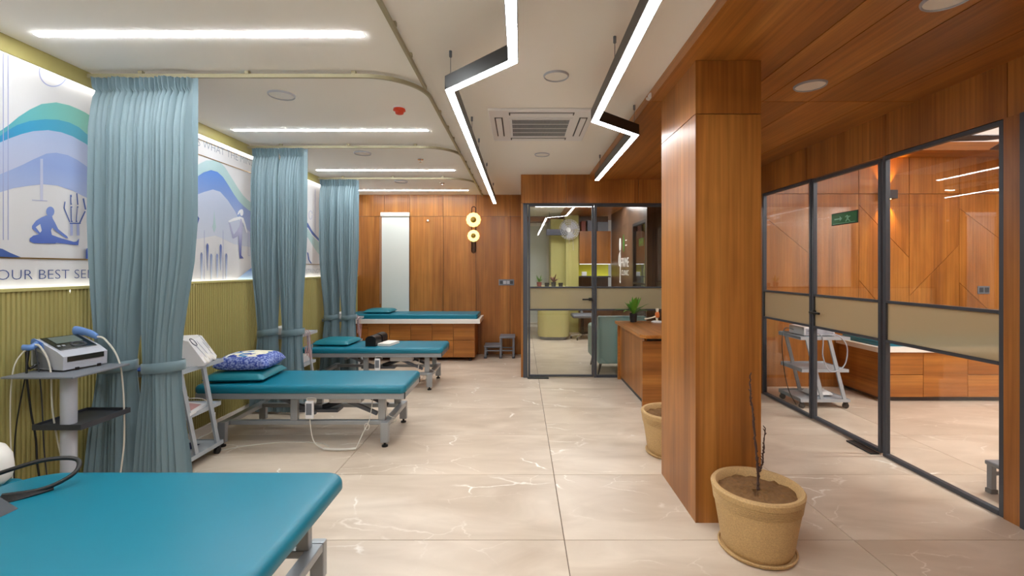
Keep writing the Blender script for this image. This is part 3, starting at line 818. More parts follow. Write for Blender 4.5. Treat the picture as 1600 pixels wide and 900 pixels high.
gradient('art_haze', 'z', .2, .7, srgb(196, 200, 210), srgb(178, 186, 206))
gradient('art_stroke', 'z', .03, .3, srgb(196, 208, 226), srgb(92, 106, 160))
gradient('art_legs', 'z', .25, .5, srgb(70, 80, 142), srgb(170, 170, 198))
gradient('art_wedge', 'z', .0, .15, srgb(190, 214, 236), srgb(44, 110, 200))

# -- front panel
A1 = art_root('wall print of a seated stretching figure under blue waves beside the front curtain', 2.7)
flat(A1, 'paper', [(.9, 1.39), (3.3, 1.39), (3.3, 2.775), (.9, 2.775)], 'art_paper', False)
top1 = zz([(0, 525), (50, 490), (110, 440), (180, 395), (250, 362), (340, 352), (420, 370), (480, 395), (520, 415), (600, 470)], 3.914, 0, 70)
mid1 = zz([(0, 555), (40, 525), (100, 490), (180, 465), (270, 455), (350, 458), (420, 475), (480, 505), (520, 540), (600, 600)], 3.914, 0, 70)
bot1 = zz([(0, 595), (60, 570), (130, 545), (200, 528), (290, 522), (370, 535), (440, 560), (520, 605), (600, 660)], 3.914, 0, 70)
w3 = zz([(0, 790), (60, 765), (130, 735), (200, 700), (280, 665), (340, 660), (410, 675), (470, 705), (520, 740), (600, 800)], 3.914, 0, 70)
w4 = [(0, 300), (20, 294), (46, 290), (66, 288), (88, 290), (112, 298), (134, 309), (153, 320)]
ext = lambda L_, dy: [(-140, L_[0][1] + dy)] + L_
flat(A1, 'wave', ext(top1, 40) + ext(mid1, 40)[::-1], 'art_teal')
flat(A1, 'wave', ext(mid1, 40) + ext(bot1, 44)[::-1], 'art_blue')
flat(A1, 'wave', ext(bot1, 44) + ext(w3, 60)[::-1], 'art_mauve')
flat(A1, 'wave', ext(w3, 60) + ext(w4, 40)[::-1], 'art_lilac')
flat(A1, 'line', stroke([(3.6, 62), (3.6, 375)], 1.3), 'art_line'); flat(A1, 'line', stroke([(11, 66), (11, 375)], 1.3), 'art_line')
ring = [(82 + 22 * math.cos(R(a)), 112 + 23 * math.sin(R(a))) for a in range(-20, 205, 9)]
flat(A1, 'ring', stroke(ring, 1.6), 'art_line')
flat(A1, 'pillar', [(61, 248), (65.5, 248), (65.5, 313), (61, 313)], 'art_mauve'); flat(A1, 'pillar', stroke([(48, 312.5), (72, 314)], .9), 'art_line')
flat(A1, 'figure', ell(76.6, 330.6, 6.5, 7.8), 'art_figure')
body = zz([(352, 283), (310, 300), (270, 325), (240, 365), (240, 385), (295, 430), (250, 440), (222, 462), (222, 485), (255, 500), (420, 503), (432, 497),
           (560, 512), (602, 516), (609, 463), (588, 487), (565, 489), (450, 455), (395, 435), (388, 400), (398, 378), (430, 408), (505, 460), (523, 462), (515, 446), (445, 390), (418, 335), (402, 307), (396, 283)], 5, 0, 280)
flat(A1, 'figure', body, 'art_figure')
flat(A1, 'figure_gap', zz([(268, 375), (303, 350), (315, 402), (302, 418)], 5, 0, 280), 'art_paper')
for pl, wd in (([(497, 175), (490, 225), (512, 280), (535, 335)], 8), ([(543, 122), (545, 200)], 12), ([(546, 212), (549, 335)], 14), ([(588, 110), (596, 200)], 10), ([(595, 212), (585, 335)], 12),
               ([(638, 150), (656, 238)], 12), ([(652, 250), (610, 340)], 11), ([(545, 345), (545, 440)], 20), ([(594, 345), (596, 440)], 22), ([(530, 345), (615, 345)], 10)):
    flat(A1, 'bone', zz(stroke(pl, wd), 5, 0, 280), 'art_ink' if wd < 15 else 'art_line')
for pl in ([(546, 222), (549, 325)], [(593, 222), (587, 325)], [(543, 140), (545, 190)]): flat(A1, 'bone', zz(stroke(pl, 5), 5, 0, 280), 'art_paper')
flat(A1, 'arch', zz([(655, 620), (655, 555), (662, 540), (674, 536), (686, 540), (692, 555), (692, 622)], 5, 0, 280), 'art_figure')
flat(A1, 'wedge', zz([(-300, 480), (0, 545), (60, 575), (145, 610), (80, 610), (-300, 590)], 5, 0, 280), 'art_ink')
part('gold_strip', B(.0025, .009, -1.8, .55, .169, .177), 'gold', A1)
words(A1, 'YOUR BEST SELF', 2.475, 1.437, .062, .67, 'art_letter', -.0012)
# -- middle panel
A2 = art_root('wall print of a standing yoga figure and blue hill between the front and middle curtains', 4.3)
flat(A2, 'paper', [(3.3, 1.39), (5.0, 1.39), (5.0, 2.775), (3.3, 2.775)], 'art_paper', False)
Z3 = lambda p: zz(p, 6.92, 300, 200)
Z4 = lambda p: zz(p, 6.43, 295, 310)
out2 = Z3([(-150, 640), (-60, 480), (80, 385), (150, 350), (230, 350), (300, 375), (350, 420), (400, 500), (450, 580), (500, 660), (550, 730), (600, 780), (680, 840)])
in2 = Z3([(-150, 720), (-60, 610), (60, 520), (120, 480), (200, 455), (270, 475), (330, 530), (390, 620), (450, 720), (500, 790), (560, 850), (610, 890), (690, 940)])
bl2 = Z3([(-150, 900), (-60, 860), (50, 720), (130, 690), (220, 665), (300, 690), (380, 780), (460, 900)]) + Z4([(520, 260), (660, 380)])
hz2 = Z4([(-140, 470), (60, 412), (200, 385), (260, 373), (330, 400), (450, 460), (620, 492), (700, 500)])
flat(A2, 'wave', out2 + in2[::-1], 'art_aqua')
flat(A2, 'wave', in2 + hz2[::-1], 'art_sea')
flat(A2, 'wave', bl2 + hz2[::-1], 'art_haze')
flat(A2, 'drop', Z4([(250, 120), (262, 250), (270, 285), (250, 345), (230, 285), (240, 250)]), 'art_aqua')
for x in (150, 338): flat(A2, 'line', Z4(stroke([(x, 320), (x, 815)], 4)), 'art_line')
for x, a, b in ((120, 540, 825), (180, 450, 725), (217, 553, 820), (276, 553, 800), (312, 458, 722), (368, 550, 805)):
    flat(A2, 'brush_stroke', Z4([(x - 11, a + 25), (x - 5, a + 3), (x + 4, a + 2), (x + 12, a + 22), (x + 10, (a + b) / 2), (x + 5, b), (x - 3, b), (x - 9, (a + b) / 2)]), 'art_stroke')
flat(A2, 'figure', Z4(ell(523, 142, 17, 34)), 'art_white'); flat(A2, 'figure', Z4([(512, 108), (490, 130), (478, 165), (494, 158), (505, 140)]), 'art_white')
flat(A2, 'figure', Z4([(503, 182), (540, 196), (560, 260), (580, 345), (570, 342), (535, 245), (518, 262), (498, 212), (440, 228), (393, 242), (386, 226), (440, 198)]), 'art_white')
flat(A2, 'figure', Z4([(518, 205), (536, 262), (527, 350), (521, 480), (518, 572), (542, 602), (504, 604), (499, 560), (494, 480), (490, 376), (440, 404), (428, 396), (402, 275), (392, 242), (404, 246), (416, 280), (441, 364), (480, 320), (505, 270), (508, 205)]), 'art_legs')
flat(A2, 'figure', Z4([(40, 380), (58, 330), (95, 200), (70, 165), (62, 220), (40, 300)]), 'art_ink')
flat(A2, 'line', Z4(stroke([(588, 350), (588, 575), (606, 577), (606, 350)], 3)), 'art_line')
flat(A2, 'wedge', Z4([(470, 818), (520, 775), (565, 738), (632, 690), (760, 640), (760, 812)]), 'art_wedge')
part('gold_strip', B(.0025, .009, -1.0, .7, 1.144, 1.151), 'gold', A2); part('gold_strip', B(.0025, .009, -1.0, .7, 1.285, 1.291), 'gold', A2)
words(A2, 'IS WHAT THE MIND', 4.085, 2.612, .078, .90, 'art_letter_pale', -.0016)
# -- rear panel
A3 = art_root('wall print sliver with a dark blue wave between the middle and rear curtains', 6.0)
flat(A3, 'paper', [(5.0, 1.39), (8.0, 1.39), (8.0, 2.775), (5.0, 2.775)], 'art_paper', False)
Z5 = lambda p: zz(p, 5.0, 475, 270)
flat(A3, 'wave', Z5([(-40, 330), (30, 395), (60, 450), (110, 510), (150, 545), (150, 570), (110, 530), (60, 480), (30, 430), (-40, 380)]), 'art_ink')
flat(A3, 'wave', Z5([(-40, 395), (30, 440), (60, 490), (110, 540), (150, 575), (150, 670), (100, 620), (60, 560), (30, 510), (-40, 460)]), 'art_aqua')
flat(A3, 'ring', Z5(stroke([(48 + 13 * math.cos(R(a)), 330 + 33 * math.sin(R(a))) for a in range(0, 356, 15)], 3)), 'art_line')
flat(A3, 'line', Z5(stroke([(84, 130), (84, 480)], 3)), 'art_line')
flat(A3, 'wedge', Z5([(20, 620), (30, 625), (40, 680), (60, 708), (48, 708), (30, 680)]), 'art_ink')
part('gold_strip', B(.0025, .009, -1.0, 2.0, .169, .177), 'gold', A3)
words(A3, 'STRENGTH', 6.19, 1.44, .062, .50, 'art_letter_pale', -.0014)

# ================================================================== TREATMENT BEDS
def bed(label, x0, x1, y0, y1, zt, bx0, bx1, head_split=None, rc_left=None, remote=True, by=None, e=.012, rc=.05):
    """electric treatment bed: pad x0..x1,y0..y1 with top zt; base feet at bx0,bx1"""
    t = thing('treatment_bed', label, 'treatment bed', ((x0 + x1) / 2, (y0 + y1) / 2, 0), 0, 'teal electric treatment beds')
    ox, oy = (x0 + x1) / 2, (y0 + y1) / 2
    def lc(bm): bmesh.ops.translate(bm, verts=bm.verts[:], vec=(-ox, -oy, 0)); return bm
    zp = zt - .068
    if head_split:
        part('pad', lc(pad_bm(head_split, x1, y0, y1, zp, zt, rc, .038, rc_left)), 'teal_vinyl', t, 50)
        part('head_pad', lc(pad_bm(x0, head_split - .01, y0, y1, zp - .02, zt - .03, .05, .03)), 'teal_vinyl', t, 50)
    else:
        part('pad', lc(pad_bm(x0, x1, y0, y1, zp, zt, .05, .034)), 'teal_vinyl', t, 50)
    fz0, fz1 = zp - .05, zp - .0005
    part('side_rail', lc(B(x0 + e, x1 - e, y0 + e, y0 + e + .03, fz0, fz1, bev=.003, seg=1)), 'bed_metal', t)
    part('side_rail', lc(B(x0 + e, x1 - e, y1 - e - .03, y1 - e, fz0, fz1, bev=.003, seg=1)), 'bed_metal', t)
    part('end_rail', lc(B(x1 - e - .03, x1 - e, y0 + e + .031, y1 - e - .031, fz0, fz1, bev=.003, seg=1)), 'bed_metal', t)
    part('end_rail', lc(B(x0 + e, x0 + e + .03, y0 + e + .031, y1 - e - .031, fz0, fz1, bev=.003, seg=1)), 'bed_metal', t)
    for yy_ in (y0 + .014, y1 - .016): part('rail_cap', lc(B(x1 - e, x1 - e + .004, yy_ - .001, yy_ + .028, fz0, fz1)), 'black', t)
    part('under_panel', lc(B(x0 + .05, x1 - .05, y0 + .045, y1 - .045, zp - .012, zp - .002)), 'dark_grey', t)
    # base
    b0, b1 = by or (y0 + .03, y1 + .09)
    for bx in (bx0, bx1):
        part('cross_bar', lc(B(bx - .032, bx + .032, b0 + .041, b1 - .041, .165, .205, bev=.004, seg=1)), 'bed_metal', t)
        for yy_ in (b0, b1 - .04):
            lg = part('leg', lc(B(bx - .034, bx + .034, yy_, yy_ + .04, .035, .207, bev=.006)), 'bed_metal', t)
            part('foot', lc(lathe(BM(), [(0, 0), (.026, 0), (.026, .012), (.01, .018), (.01, .035), (0, .035)], 16, bx, yy_ + .02)), 'black', lg, 40)
    for yy_ in (b0 + .06, b1 - .10):
        part('base_rail', lc(B(bx0 + .033, bx1 - .033, yy_, yy_ + .04, .168, .204, bev=.003, seg=1)), 'bed_metal', t)
    for bx in (bx1 - .04, bx0 + .58):
        for yy_ in (b0 + .06, b1 - .10):
            part('post', lc(B(bx - .03, bx + .03, yy_ + .001, yy_ + .039, .2045, fz0 - .001, bev=.003, seg=1)), 'bed_metal', t)
    ym = (b0 + b1) / 2
    part('lift_arm', lc(bar(BM(), (bx1 - .12, ym - .12, .22), (bx1 - .52, ym - .12, fz0 - .02), .03, .03)), 'mid_grey', t)
    part('lift_arm', lc(bar(BM(), (bx0 + .7, ym - .1, .22), (bx0 + .3, ym - .1, fz0 - .02), .03, .03)), 'mid_grey', t)
    part('lift_arm', lc(bar(BM(), (bx1 - .1, ym + .14, .22), (bx1 - .5, ym + .14, fz0 - .02), .03, .03)), 'dark_grey', t)
    part('lift_tube', lc(tube(BM(), [(bx0 + .3, ym - .18, fz0 - .045), (bx0 + .3, ym + .18, fz0 - .045)], .02, 12)), 'bed_metal', t, 40)
    part('actuator', lc(tube(BM(), [(bx0 + .72, ym, .24), (bx1 - .35, ym, fz0 - .06)], .025, 12)), 'dark_grey', t, 40)
    part('motor', lc(B(bx1 - .52, bx1 - .24, ym - .2, ym - .1, fz0 - .075, fz0 - .005, bev=.008)), 'white_plastic', t)
    part('base_tray', lc(B(bx0 + .45, bx1 - .5, ym - .05, ym + .08, .205, .235, bev=.004)), 'mid_grey', t)
    if remote:
        rx = bx0 + .755
        r = part('remote', lc(B(rx - .034, rx + .034, y0 - .008, y0 + .018, fz0 - .16, fz0 - .012, bev=.008)), 'white_plastic', t)
        part('keypad', lc(B(rx - .023, rx + .023, y0 - .010, y0 - .0075, fz0 - .125, fz0 - .03)), 'mid_grey', r)
        part('remote_hook', lc(cable([(rx - .02, y0 + .006, fz0 - .014), (rx - .02, y0 + .004, fz0 + .012), (rx + .05, y0 + .004, fz0 + .01), (rx + .055, y0 + .006, fz0 - .02)], .003)), 'cable_white', r)
        z_ = .012
        part('cord', lc(cable([(rx, y0 + .006, fz0 - .15), (rx + .02, y0 + .0, .12), (rx + .06, y0 - .02, .05), (rx + .14, y0 - .04, z_)], .004)), 'cable_white', t)
        part('coil', lc(cable([(rx + .14, y0 - .04, z_ + .002), (rx + .24, y0 - .05, z_), (rx + .33, y0 - .045, z_), (rx + .40, y0 - .03, z_)], .011, 5, 8)), 'cable_white', t)
        part('cord', lc(cable([(rx + .40, y0 - .03, z_), (rx + .44, y0 + .01, .12), (rx + .48, y0 + .06, .22), (rx + .49, y0 + .12, fz0 - .03)], .004)), 'cable_white', t)
        lp = [(rx + .465 + .02 * math.cos(a * .9), y0 + .045, .17 + .028 * math.sin(a * .9)) for a in range(0, 15)]
        part('cord', lc(cable(lp, .0035, 3)), 'cable_white', t)
        part('cord', lc(cable([(rx + .6, y0 + .14, fz0 - .04), (rx + .62, y0 + .12, .25), (rx + .7, y0 + .1, .206), (rx + .55, y0 + .2, .1), (rx + .64, y0 + .1, .02)], .003)), 'cable_white', t)
    return t
bed('large teal treatment bed filling the lower left corner', -2.78, -.815, 1.36, 2.15, .552, -2.4, -.965, head_split=-2.3, rc_left=.2, remote=False, by=(1.45, 2.19), e=.055, rc=.085)
bed('teal treatment bed carrying the blue printed cushion', -2.74, -.965, 3.80, 4.395, .526, -2.52, -1.15, by=(3.83, 4.48))
bed('teal treatment bed carrying two black blocks and a towel', -2.74, -.967, 5.60, 6.19, .526, -2.52, -1.135, by=(5.63, 6.27))
solo('power_cable', cable([(-2.52, 3.72, .004), (-2.3, 3.86, .004), (-2.05, 3.93, .004), (-1.85, 3.93, .004), (-1.7, 3.90, .004), (-1.62, 3.84, .004)], .004), 'cable_white', 'thin white cable lying on the floor under the bed with the cushion', 'cable')

# cushions and props on the beds
def pillow(label, cx, cy, z, lx, ly, h, rz=0):
    t = thing('pillow', label, 'pillow', (cx, cy, z), rz, 'flat teal pillows')
    part('cover', pillow_bm(lx, ly, h, 16, .28), 'teal_pillow', t, 60)
    pts = [(u * lx / 2 * .985, v * ly / 2 * .985, h * .35) for u, v in ((-1, -1), (1, -1), (1, 1), (-1, 1), (-1, -1))]
    part('piping', tube(BM(), pts, .004, 6), 'teal_pillow', t)
pillow('flat teal pillow under the blue printed cushion', -2.46, 4.09, .5265, .50, .46, .085, R(4))
pillow('flat teal pillow on the bed with black blocks', -2.38, 5.92, .5265, .46, .44, .075, R(-3))
cb = thing('printed_cushion', 'blue and white printed cushion lying on a teal pillow', 'cushion', (-2.43, 4.10, .6125), R(6))
part('cover', pillow_bm(.45, .39, .14, 18, .42, 0, .002), 'cushion_print', cb, 60)
def block(label, cx, cy, rz):
    t = thing('foam_block', label, 'foam block', (cx, cy, .5265), rz, 'black foam blocks')
    pr = [(-.068, 0), (.068, 0), (.068, .085)] + [(.068 * math.cos(R(a)), .085 + .045 * math.sin(R(a))) for a in range(15, 166, 15)] + [(-.068, .085)]
    part('body', prism(BM(), pr, -.09, .09, lambda a, b, c: (a, c, b)), 'black', t, 40)
    part('seam', prism(BM(), [(p[0] * 1.02, p[1] * 1.01) for p in pr], -.002, .002, lambda a, b, c: (a, c, b)), 'dark_grey', t)
block('black arched foam block nearer the viewer, on the bed by the towel', -1.875, 5.80, R(-6))
block('black arched foam block farther from the viewer, by the towel', -1.86, 6.02, R(-4))
tw = thing('folded_towel', 'white folded towel lying beside the black foam blocks', 'towel', (-1.70, 5.86, .5265), R(-12))
for k in range(3): part('fold', B(-.085 + .002 * k, .085 - .002 * k, -.14, .14 - .004 * k, .0115 * k, .0115 * k + .011, bev=.005, seg=2), 'towel', tw)

# ---- built in bed bench along the back wall
bb_ = thing('bench_bed', 'wooden cabinet bench with white top along the timber back wall', 'bench', (-1.75, 7.68, 0))
part('carcass', B(-1.08, 1.0, -.265, .315, .06, .62), 'wood_z', bb_)
part('worktop', B(-1.1, 1.095, -.38, .316, .6205, .69, bev=.004), 'white_gloss', bb_)
part('mattress', pad_bm(-1.08, 1.05, -.345, .25, .6905, .765, .03, .02), 'teal_vinyl', bb_, 50)
for i in range(6):
    a = -1.08 + .3467 * i; b = a + .3467
    for z0, z1 in ((.065, .333), (.342, .612)):
        part('drawer_front', B(a + .0035, b - .0035, -.284, -.2655, z0, z1, bev=.001, seg=1), 'wood_x', bb_)
for x in (-.95, 0., .92):
    for y in (-.22, .25):
        part('castor', lathe(BM(), [(0, 0), (.028, 0), (.028, .03), (.012, .035), (.012, .06), (0, .06)], 14, x, y), 'black', bb_, 40)
pillow('flat teal pillow on the cabinet bench by the roller blind', -2.36, 7.66, .766, .44, .44, .07, 0)
# back wall fittings
rb = thing('roller_blind', 'pale grey roller blind lowered on the timber back wall', 'roller blind', (-2.195, 7.995, .74))
part('cassette', B(-.255, .25, -.06, -.002, 1.675, 1.745, bev=.012, seg=3), 'white_gloss', rb, 40)
part('fabric', B(-.24, .24, -.031, -.029, .012, 1.675), 'blind_fabric', rb)
part('bottom_bar', B(-.24, .24, -.038, -.022, 0, .02, bev=.004), 'white_gloss', rb)
part('pull_cord', tube(BM(), [(-.262, -.04, 1.70), (-.262, -.04, .15)], .002, 6), 'cable_white', rb)
def flower(bm, r0, r1, n, y0, y1, bumps):
    lo = []; 
    for i in range(n):
        a = 2 * math.pi * i / n; r = r1 * (1 + .055 * abs(math.cos(bumps / 2 * a)) - .03)
        lo.append((a, r))
    rings = []
    for (rf, y) in ((0, y1), (1, y1), (1.0, (y0 + y1) / 2), (.93, y0), (.55, y0 - .006), (.3, y0)):
        rings.append([bm.verts.new((rf * r * math.cos(a) if rf else 0.0001 * math.cos(a), y, rf * r * math.sin(a) if rf else .0001 * math.sin(a))) for a, r in lo])
    for a, b in zip(rings, rings[1:]):
        for i in range(n): bm.faces.new((a[i], a[(i + 1) % n], b[(i + 1) % n], b[i]))
    bm.faces.new(rings[-1])
    bmesh.ops.recalc_face_normals(bm, faces=bm.faces[:]); return bm
fl = thing('flower_wall_lamp', 'wall lamp with two glowing flower discs on a bronze loop', 'wall lamp', (-.83, 7.998, 1.78))
loop = [(.035 * math.cos(R(a)), -.012, .775 + .035 * math.sin(R(a))) for a in range(0, 181, 15)] + [(.035 * math.cos(R(a)), -.012, .035 + .035 * math.sin(R(a))) for a in range(180, 361, 15)]
part('loop', tube(BM(), loop + [loop[0]], .007, 8), 'bronze', fl, 40)
part('rod', B(-.028, .028, -.012, -.001, .02, .2, bev=.004), 'bronze', fl)
for z, r in ((.576, .125), (.296, .102)):
    f = part('flower', flower(BM(), 0, r, 72, -.05, -.022, 12), 'lamp_flower', fl, 40)
    bm = lathe(BM(), [(0, -.018), (r * .2, -.016), (r * .38, -.006), (r * .42, .004), (0, .006)], 24)
    bmesh.ops.rotate(bm, verts=bm.verts[:], cent=(0, 0, 0), matrix=Matrix.Rotation(R(-90), 3, 'X'))
    bmesh.ops.translate(bm, verts=bm.verts[:], vec=(0, -.058, 0))
    part('centre', bm, 'amber', f, 40)
    for ob in (f, f.children[0]): pass
    f.location = (0, 0, z)
sw = thing('switch_plate', 'grey switch plate on the timber wall left of the office door', 'switch', (-.255, 7.999, 1.21))
part('plate', B(-.135, .135, -.012, 0, 0, .105, bev=.004), 'mid_grey', sw)
for x in (-.09, -.03, .03, .09): part('rocker', B(x - .025, x + .025, -.016, -.0121, .025, .08, bev=.002), 'dark_grey' if abs(x) > .05 else 'grey_plastic', sw)
solo('wall_sensor', lathe(BM(), [(0, 2.33), (.016, 2.33), (.02, 2.345), (.012, 2.36), (0, 2.362)], 14, -1.63, 7.978), 'white_plastic', 'tiny white sensor on the timber wall right of the blind', 'sensor', smooth=50)
def step_stool(label, loc, rz):
    t = thing('step_stool', label, 'step stool', loc, rz, 'grey two step stools')
    part('step', B(-.26, .02, -.17, .17, .185, .215, bev=.008), 'mid_grey', t)
    part('step', B(.0, .26, -.17, .17, .335, .365, bev=.008), 'mid_grey', t)
    for x, h in ((-.235, .185), (.02, .335), (.235, .335)):
        for y in (-.145, .145):
            lg = part('leg', B(x - .016, x + .016, y - .016, y + .016, .02, h), 'mid_grey', t)
            part('rubber_foot', B(x - .024, x + .024, y - .022, y + .022, 0, .03, bev=.004), 'dark_grey', lg)
    part('stretcher', B(-.22, .22, -.155, -.135, .12, .14), 'mid_grey', t); part('stretcher', B(-.22, .22, .135, .155, .12, .14), 'mid_grey', t)
    return t
s1 = step_stool('grey two step stool against the timber back wall', (-.36, 7.78, 0), 0)
dup(s1, (3.385, 2.905, 0), 0, 'grey two step stool seen through the glass near the wooden post')

# ================================================================== TROLLEYS AND MACHINES
def trolley(label):
    t = thing('trolley', label, 'trolley', (0, 0, 0), 0, 'three shelf grey trolleys')
    lx, ly = .53, .42
    for z, x0, x1, y0 in ((.75, -.265, .265, -.21), (.40, -.24, .265, -.19), (.085, -.265, .265, -.21)):
        sh = part('shelf', B(x0, x1, y0, .21, z, z + .014), 'trolley_metal', t)
        part('lip', B(x0, x1, y0, y0 + .004, z - .012, z + .02), 'trolley_metal', sh); part('lip', B(x0, x1, .206, .21, z - .012, z + .03), 'trolley_metal', sh)
        part('lip', B(x0, x0 + .004, y0 + .0041, .2059, z - .012, z + .028), 'trolley_metal', sh); part('lip', B(x1 - .004, x1, y0 + .0041, .2059, z - .012, z + .02), 'trolley_metal', sh)
    for y in (-.195, .195):
        for xo in (-.19, .05):
            part('leg', bar(BM(), (xo, y, .745), (xo + .165, y, .09), .018, .035, (1, 0, 0)), 'trolley_metal', t)
    for x in (-.235, .235):
        for y in (-.18, .18):
            c_ = part('castor', tube(BM(), [(x, y - .012, .03), (x, y + .012, .03)], .03, 14), 'black', t, 40)
            part('fork', B(x - .014, x + .014, y - .02, y + .02, .05, .085), 'black', c_)
    return t
tr_a = trolley('grey trolley half hidden by the front curtain')
tr_a.location = (-2.645, 3.465, 0); tr_a.rotation_euler = (0, 0, R(90))
tr_b = dup(tr_a, (-2.645, 5.19, 0), R(90), 'grey trolley half hidden by the middle curtain')
tr_c = dup(tr_a, (-2.645, 6.80, 0), R(90), 'grey trolley half hidden by the rear curtain')
tr_d = dup(tr_a, (3.255, 5.08, 0), 0, 'grey trolley standing inside the glazed room')

ZT = .7645
# electro unit with wedge face on the front trolley
eu = thing('therapy_unit', 'white wedge shaped therapy unit with round pads on the front trolley', 'medical device', (-2.60, 3.54, ZT + .0005), R(20))
prf = [(-.14, 0), (.16, 0), (.165, .02), (.06, .19), (.03, .20), (-.12, .20), (-.14, .18)]
part('body', prism(BM(), prf, -.16, .16, lambda a, b, c: (a, c, b)), 'white_plastic', eu, 30)
for (u, v) in ((-.09, .035), (-.02, .05), (.07, .03), (.1, .07)):
    x = .165 - (v - .02) * .62; 
    pb = part('electrode', lathe(BM(), [(0, .012), (.028, .009), (.033, 0), (0, 0)], 18), 'white_gloss', eu, 40)
    pb.location = (x - .0, u, v); pb.rotation_euler = (0, R(58), 0)
    part('lead', cable([(0, 0, .008), (-.03, 0, .01), (-.12, .01 * (u > 0), .004), (-.16, .02, -.004)], .0025), 'grey_plastic', pb)
part('emblem', tube(BM(), [(.072 - .022 * math.sin(R(a)), -.09 + .035 * math.cos(R(a)), .175 + .028 * math.sin(R(a)) ) for a in range(0, 361, 30)], .003, 6), 'dark_blue', eu)
solo('blue_tray', B(-2.84, -2.62, 3.215, 3.32, ZT + .0005, ZT + .02, bev=.006), 'blue_tray', 'small blue tray on the front trolley between the curtain halves', 'tray')
solo('massage_ball', lathe(BM(), [(.034 * math.sin(R(a)), .0345 + ZT + .0202 - .034 * math.cos(R(a))) for a in range(0, 181, 15)], 20, -2.67, 3.275), 'ball_green', 'yellow green ball in the blue tray between the curtain halves', 'ball', smooth=60)
# phone-like controller + red book on the middle shelf, navy cloth below
ph = thing('handset_unit', 'white handset unit with red print on the middle trolley shelf', 'medical device', (-2.56, 3.46, .4145), R(12))
part('body', prism(BM(), [(-.1, 0), (.1, 0), (.1, .02), (-.1, .055)], -.13, .13, lambda a, b, c: (a, c, b)), 'white_plastic', ph, 30)
part('handset', cable([(-.05, -.12, .075), (-.045, -.05, .10), (-.04, .05, .10), (-.04, .13, .07)], .016, 5, 10), 'white_plastic', ph, 60)
part('red_print', prism(BM(), [(-.03, .0445), (.08, .0249), (.08, .0255), (-.03, .0451)], -.09, .09, lambda a, b, c: (a, c, b)), 'cable_pink', ph)
part('cord', cable([(-.03, .12, .07), (.06, .2, .03), (.12, .22, -.1), (.11, .2, -.22), (.04, .19, -.26), (.02, .17, -.27)], .0035), 'cable_white', ph)
part('plug', B(.105, .125, .21, .23, -.13, -.08, bev=.004), 'white_plastic', ph)
nc = BM(); 
vs = [[nc.verts.new((-2.78 + .030 * i, 3.42 + .024 * j, .0995 + .012 + .022 * abs(math.sin(i * 1.3 + j * .9)) * (0 < i < 8) * (0 < j < 8))) for j in range(9)] for i in range(9)]
for i in range(8):
    for j in range(8): nc.faces.new((vs[i][j], vs[i + 1][j], vs[i + 1][j + 1], vs[i][j + 1]))
bmesh.ops.solidify(nc, geom=nc.faces[:], thickness=.012)
solo('folded_cloth', nc, 'navy_cloth', 'navy blue cloth crumpled on the bottom trolley shelf', 'cloth', smooth=60)
# units on the two rear trolleys and in the glazed room
def lead_unit(label, loc, rz, leads=4):
    t = thing('therapy_unit', label, 'medical device', loc, rz, 'white box therapy units')
    part('body', B(-.15, .15, -.10, .10, .006, .085, bev=.012), 'white_plastic', t)
    part('front_panel', B(-.13, .13, -.1015, -.0995, .02, .075), 'dark_blue', t)
    for x in (-.12, .12):
        for y in (-.07, .07): part('foot', B(x - .012, x + .012, y - .012, y + .012, 0, .007), 'black', t)
    for k in range(leads):
        x = -.08 + .045 * k
        part('lead', cable([(x, -.1, .05), (x, -.15, .05), (x + .02, -.225, .012), (x + .02, -.236, -.1), (x + .03, -.238, -.22 - .03 * k), (x + .07, -.24, -.10)], .003, 5), 'cable_pink', t)
    return t
lead_unit('white therapy unit with pink leads on the middle curtain trolley', (-2.66, 5.17, ZT), R(90))
lead_unit('white therapy unit with pink leads on the rear curtain trolley', (-2.66, 6.80, ZT), R(90))
solo('storage_box', B(-2.80, -2.5, 5.0, 5.4, .4145, .50, bev=.01), 'white_plastic', 'white box on the middle shelf of the middle curtain trolley', 'box')
g1 = thing('therapy_unit', 'grey white therapy unit on the trolley inside the glazed room', 'medical device', (3.22, 5.1, ZT), 0)
part('body', B(-.14, .20, -.14, .14, .006, .10, bev=.01), 'white_plastic', g1)
part('front_panel', B(-.12, .18, -.142, -.1395, .02, .085), 'grey_plastic', g1)
for x in (-.11, .17):
    for y in (-.1, .1): part('foot', B(x - .012, x + .012, y - .012, y + .012, 0, .007), 'black', g1)
part('lead', cable([(-.1, -.14, .06), (-.07, -.19, .06), (0, -.235, .0), (.0, -.24, -.2), (.08, -.245, -.36), (.22, -.245, -.30), (.26, -.24, -.12), (.2, -.23, .0), (.1, -.15, .06)], .006), 'grey_plastic', g1)
part('lead', cable([(-.14, .05, .05), (-.24, .05, .06), (-.31, -.02, -.1), (-.3, -.05, -.4), (-.28, -.1, -.6), (-.2, -.1, -.755)], .005), 'cable_black', g1)
part('keys', B(.02, .19, -.1, .1, .1001, .106, bev=.002), 'grey_plastic', g1)
solo('plastic_bag', pillow_bm(.26, .2, .06, 8, .5, 0, .012), 'white_plastic', 'crumpled clear plastic on the bottom shelf of the glazed room trolley', 'bag', smooth=60).location = (3.3, 5.08, .0996)

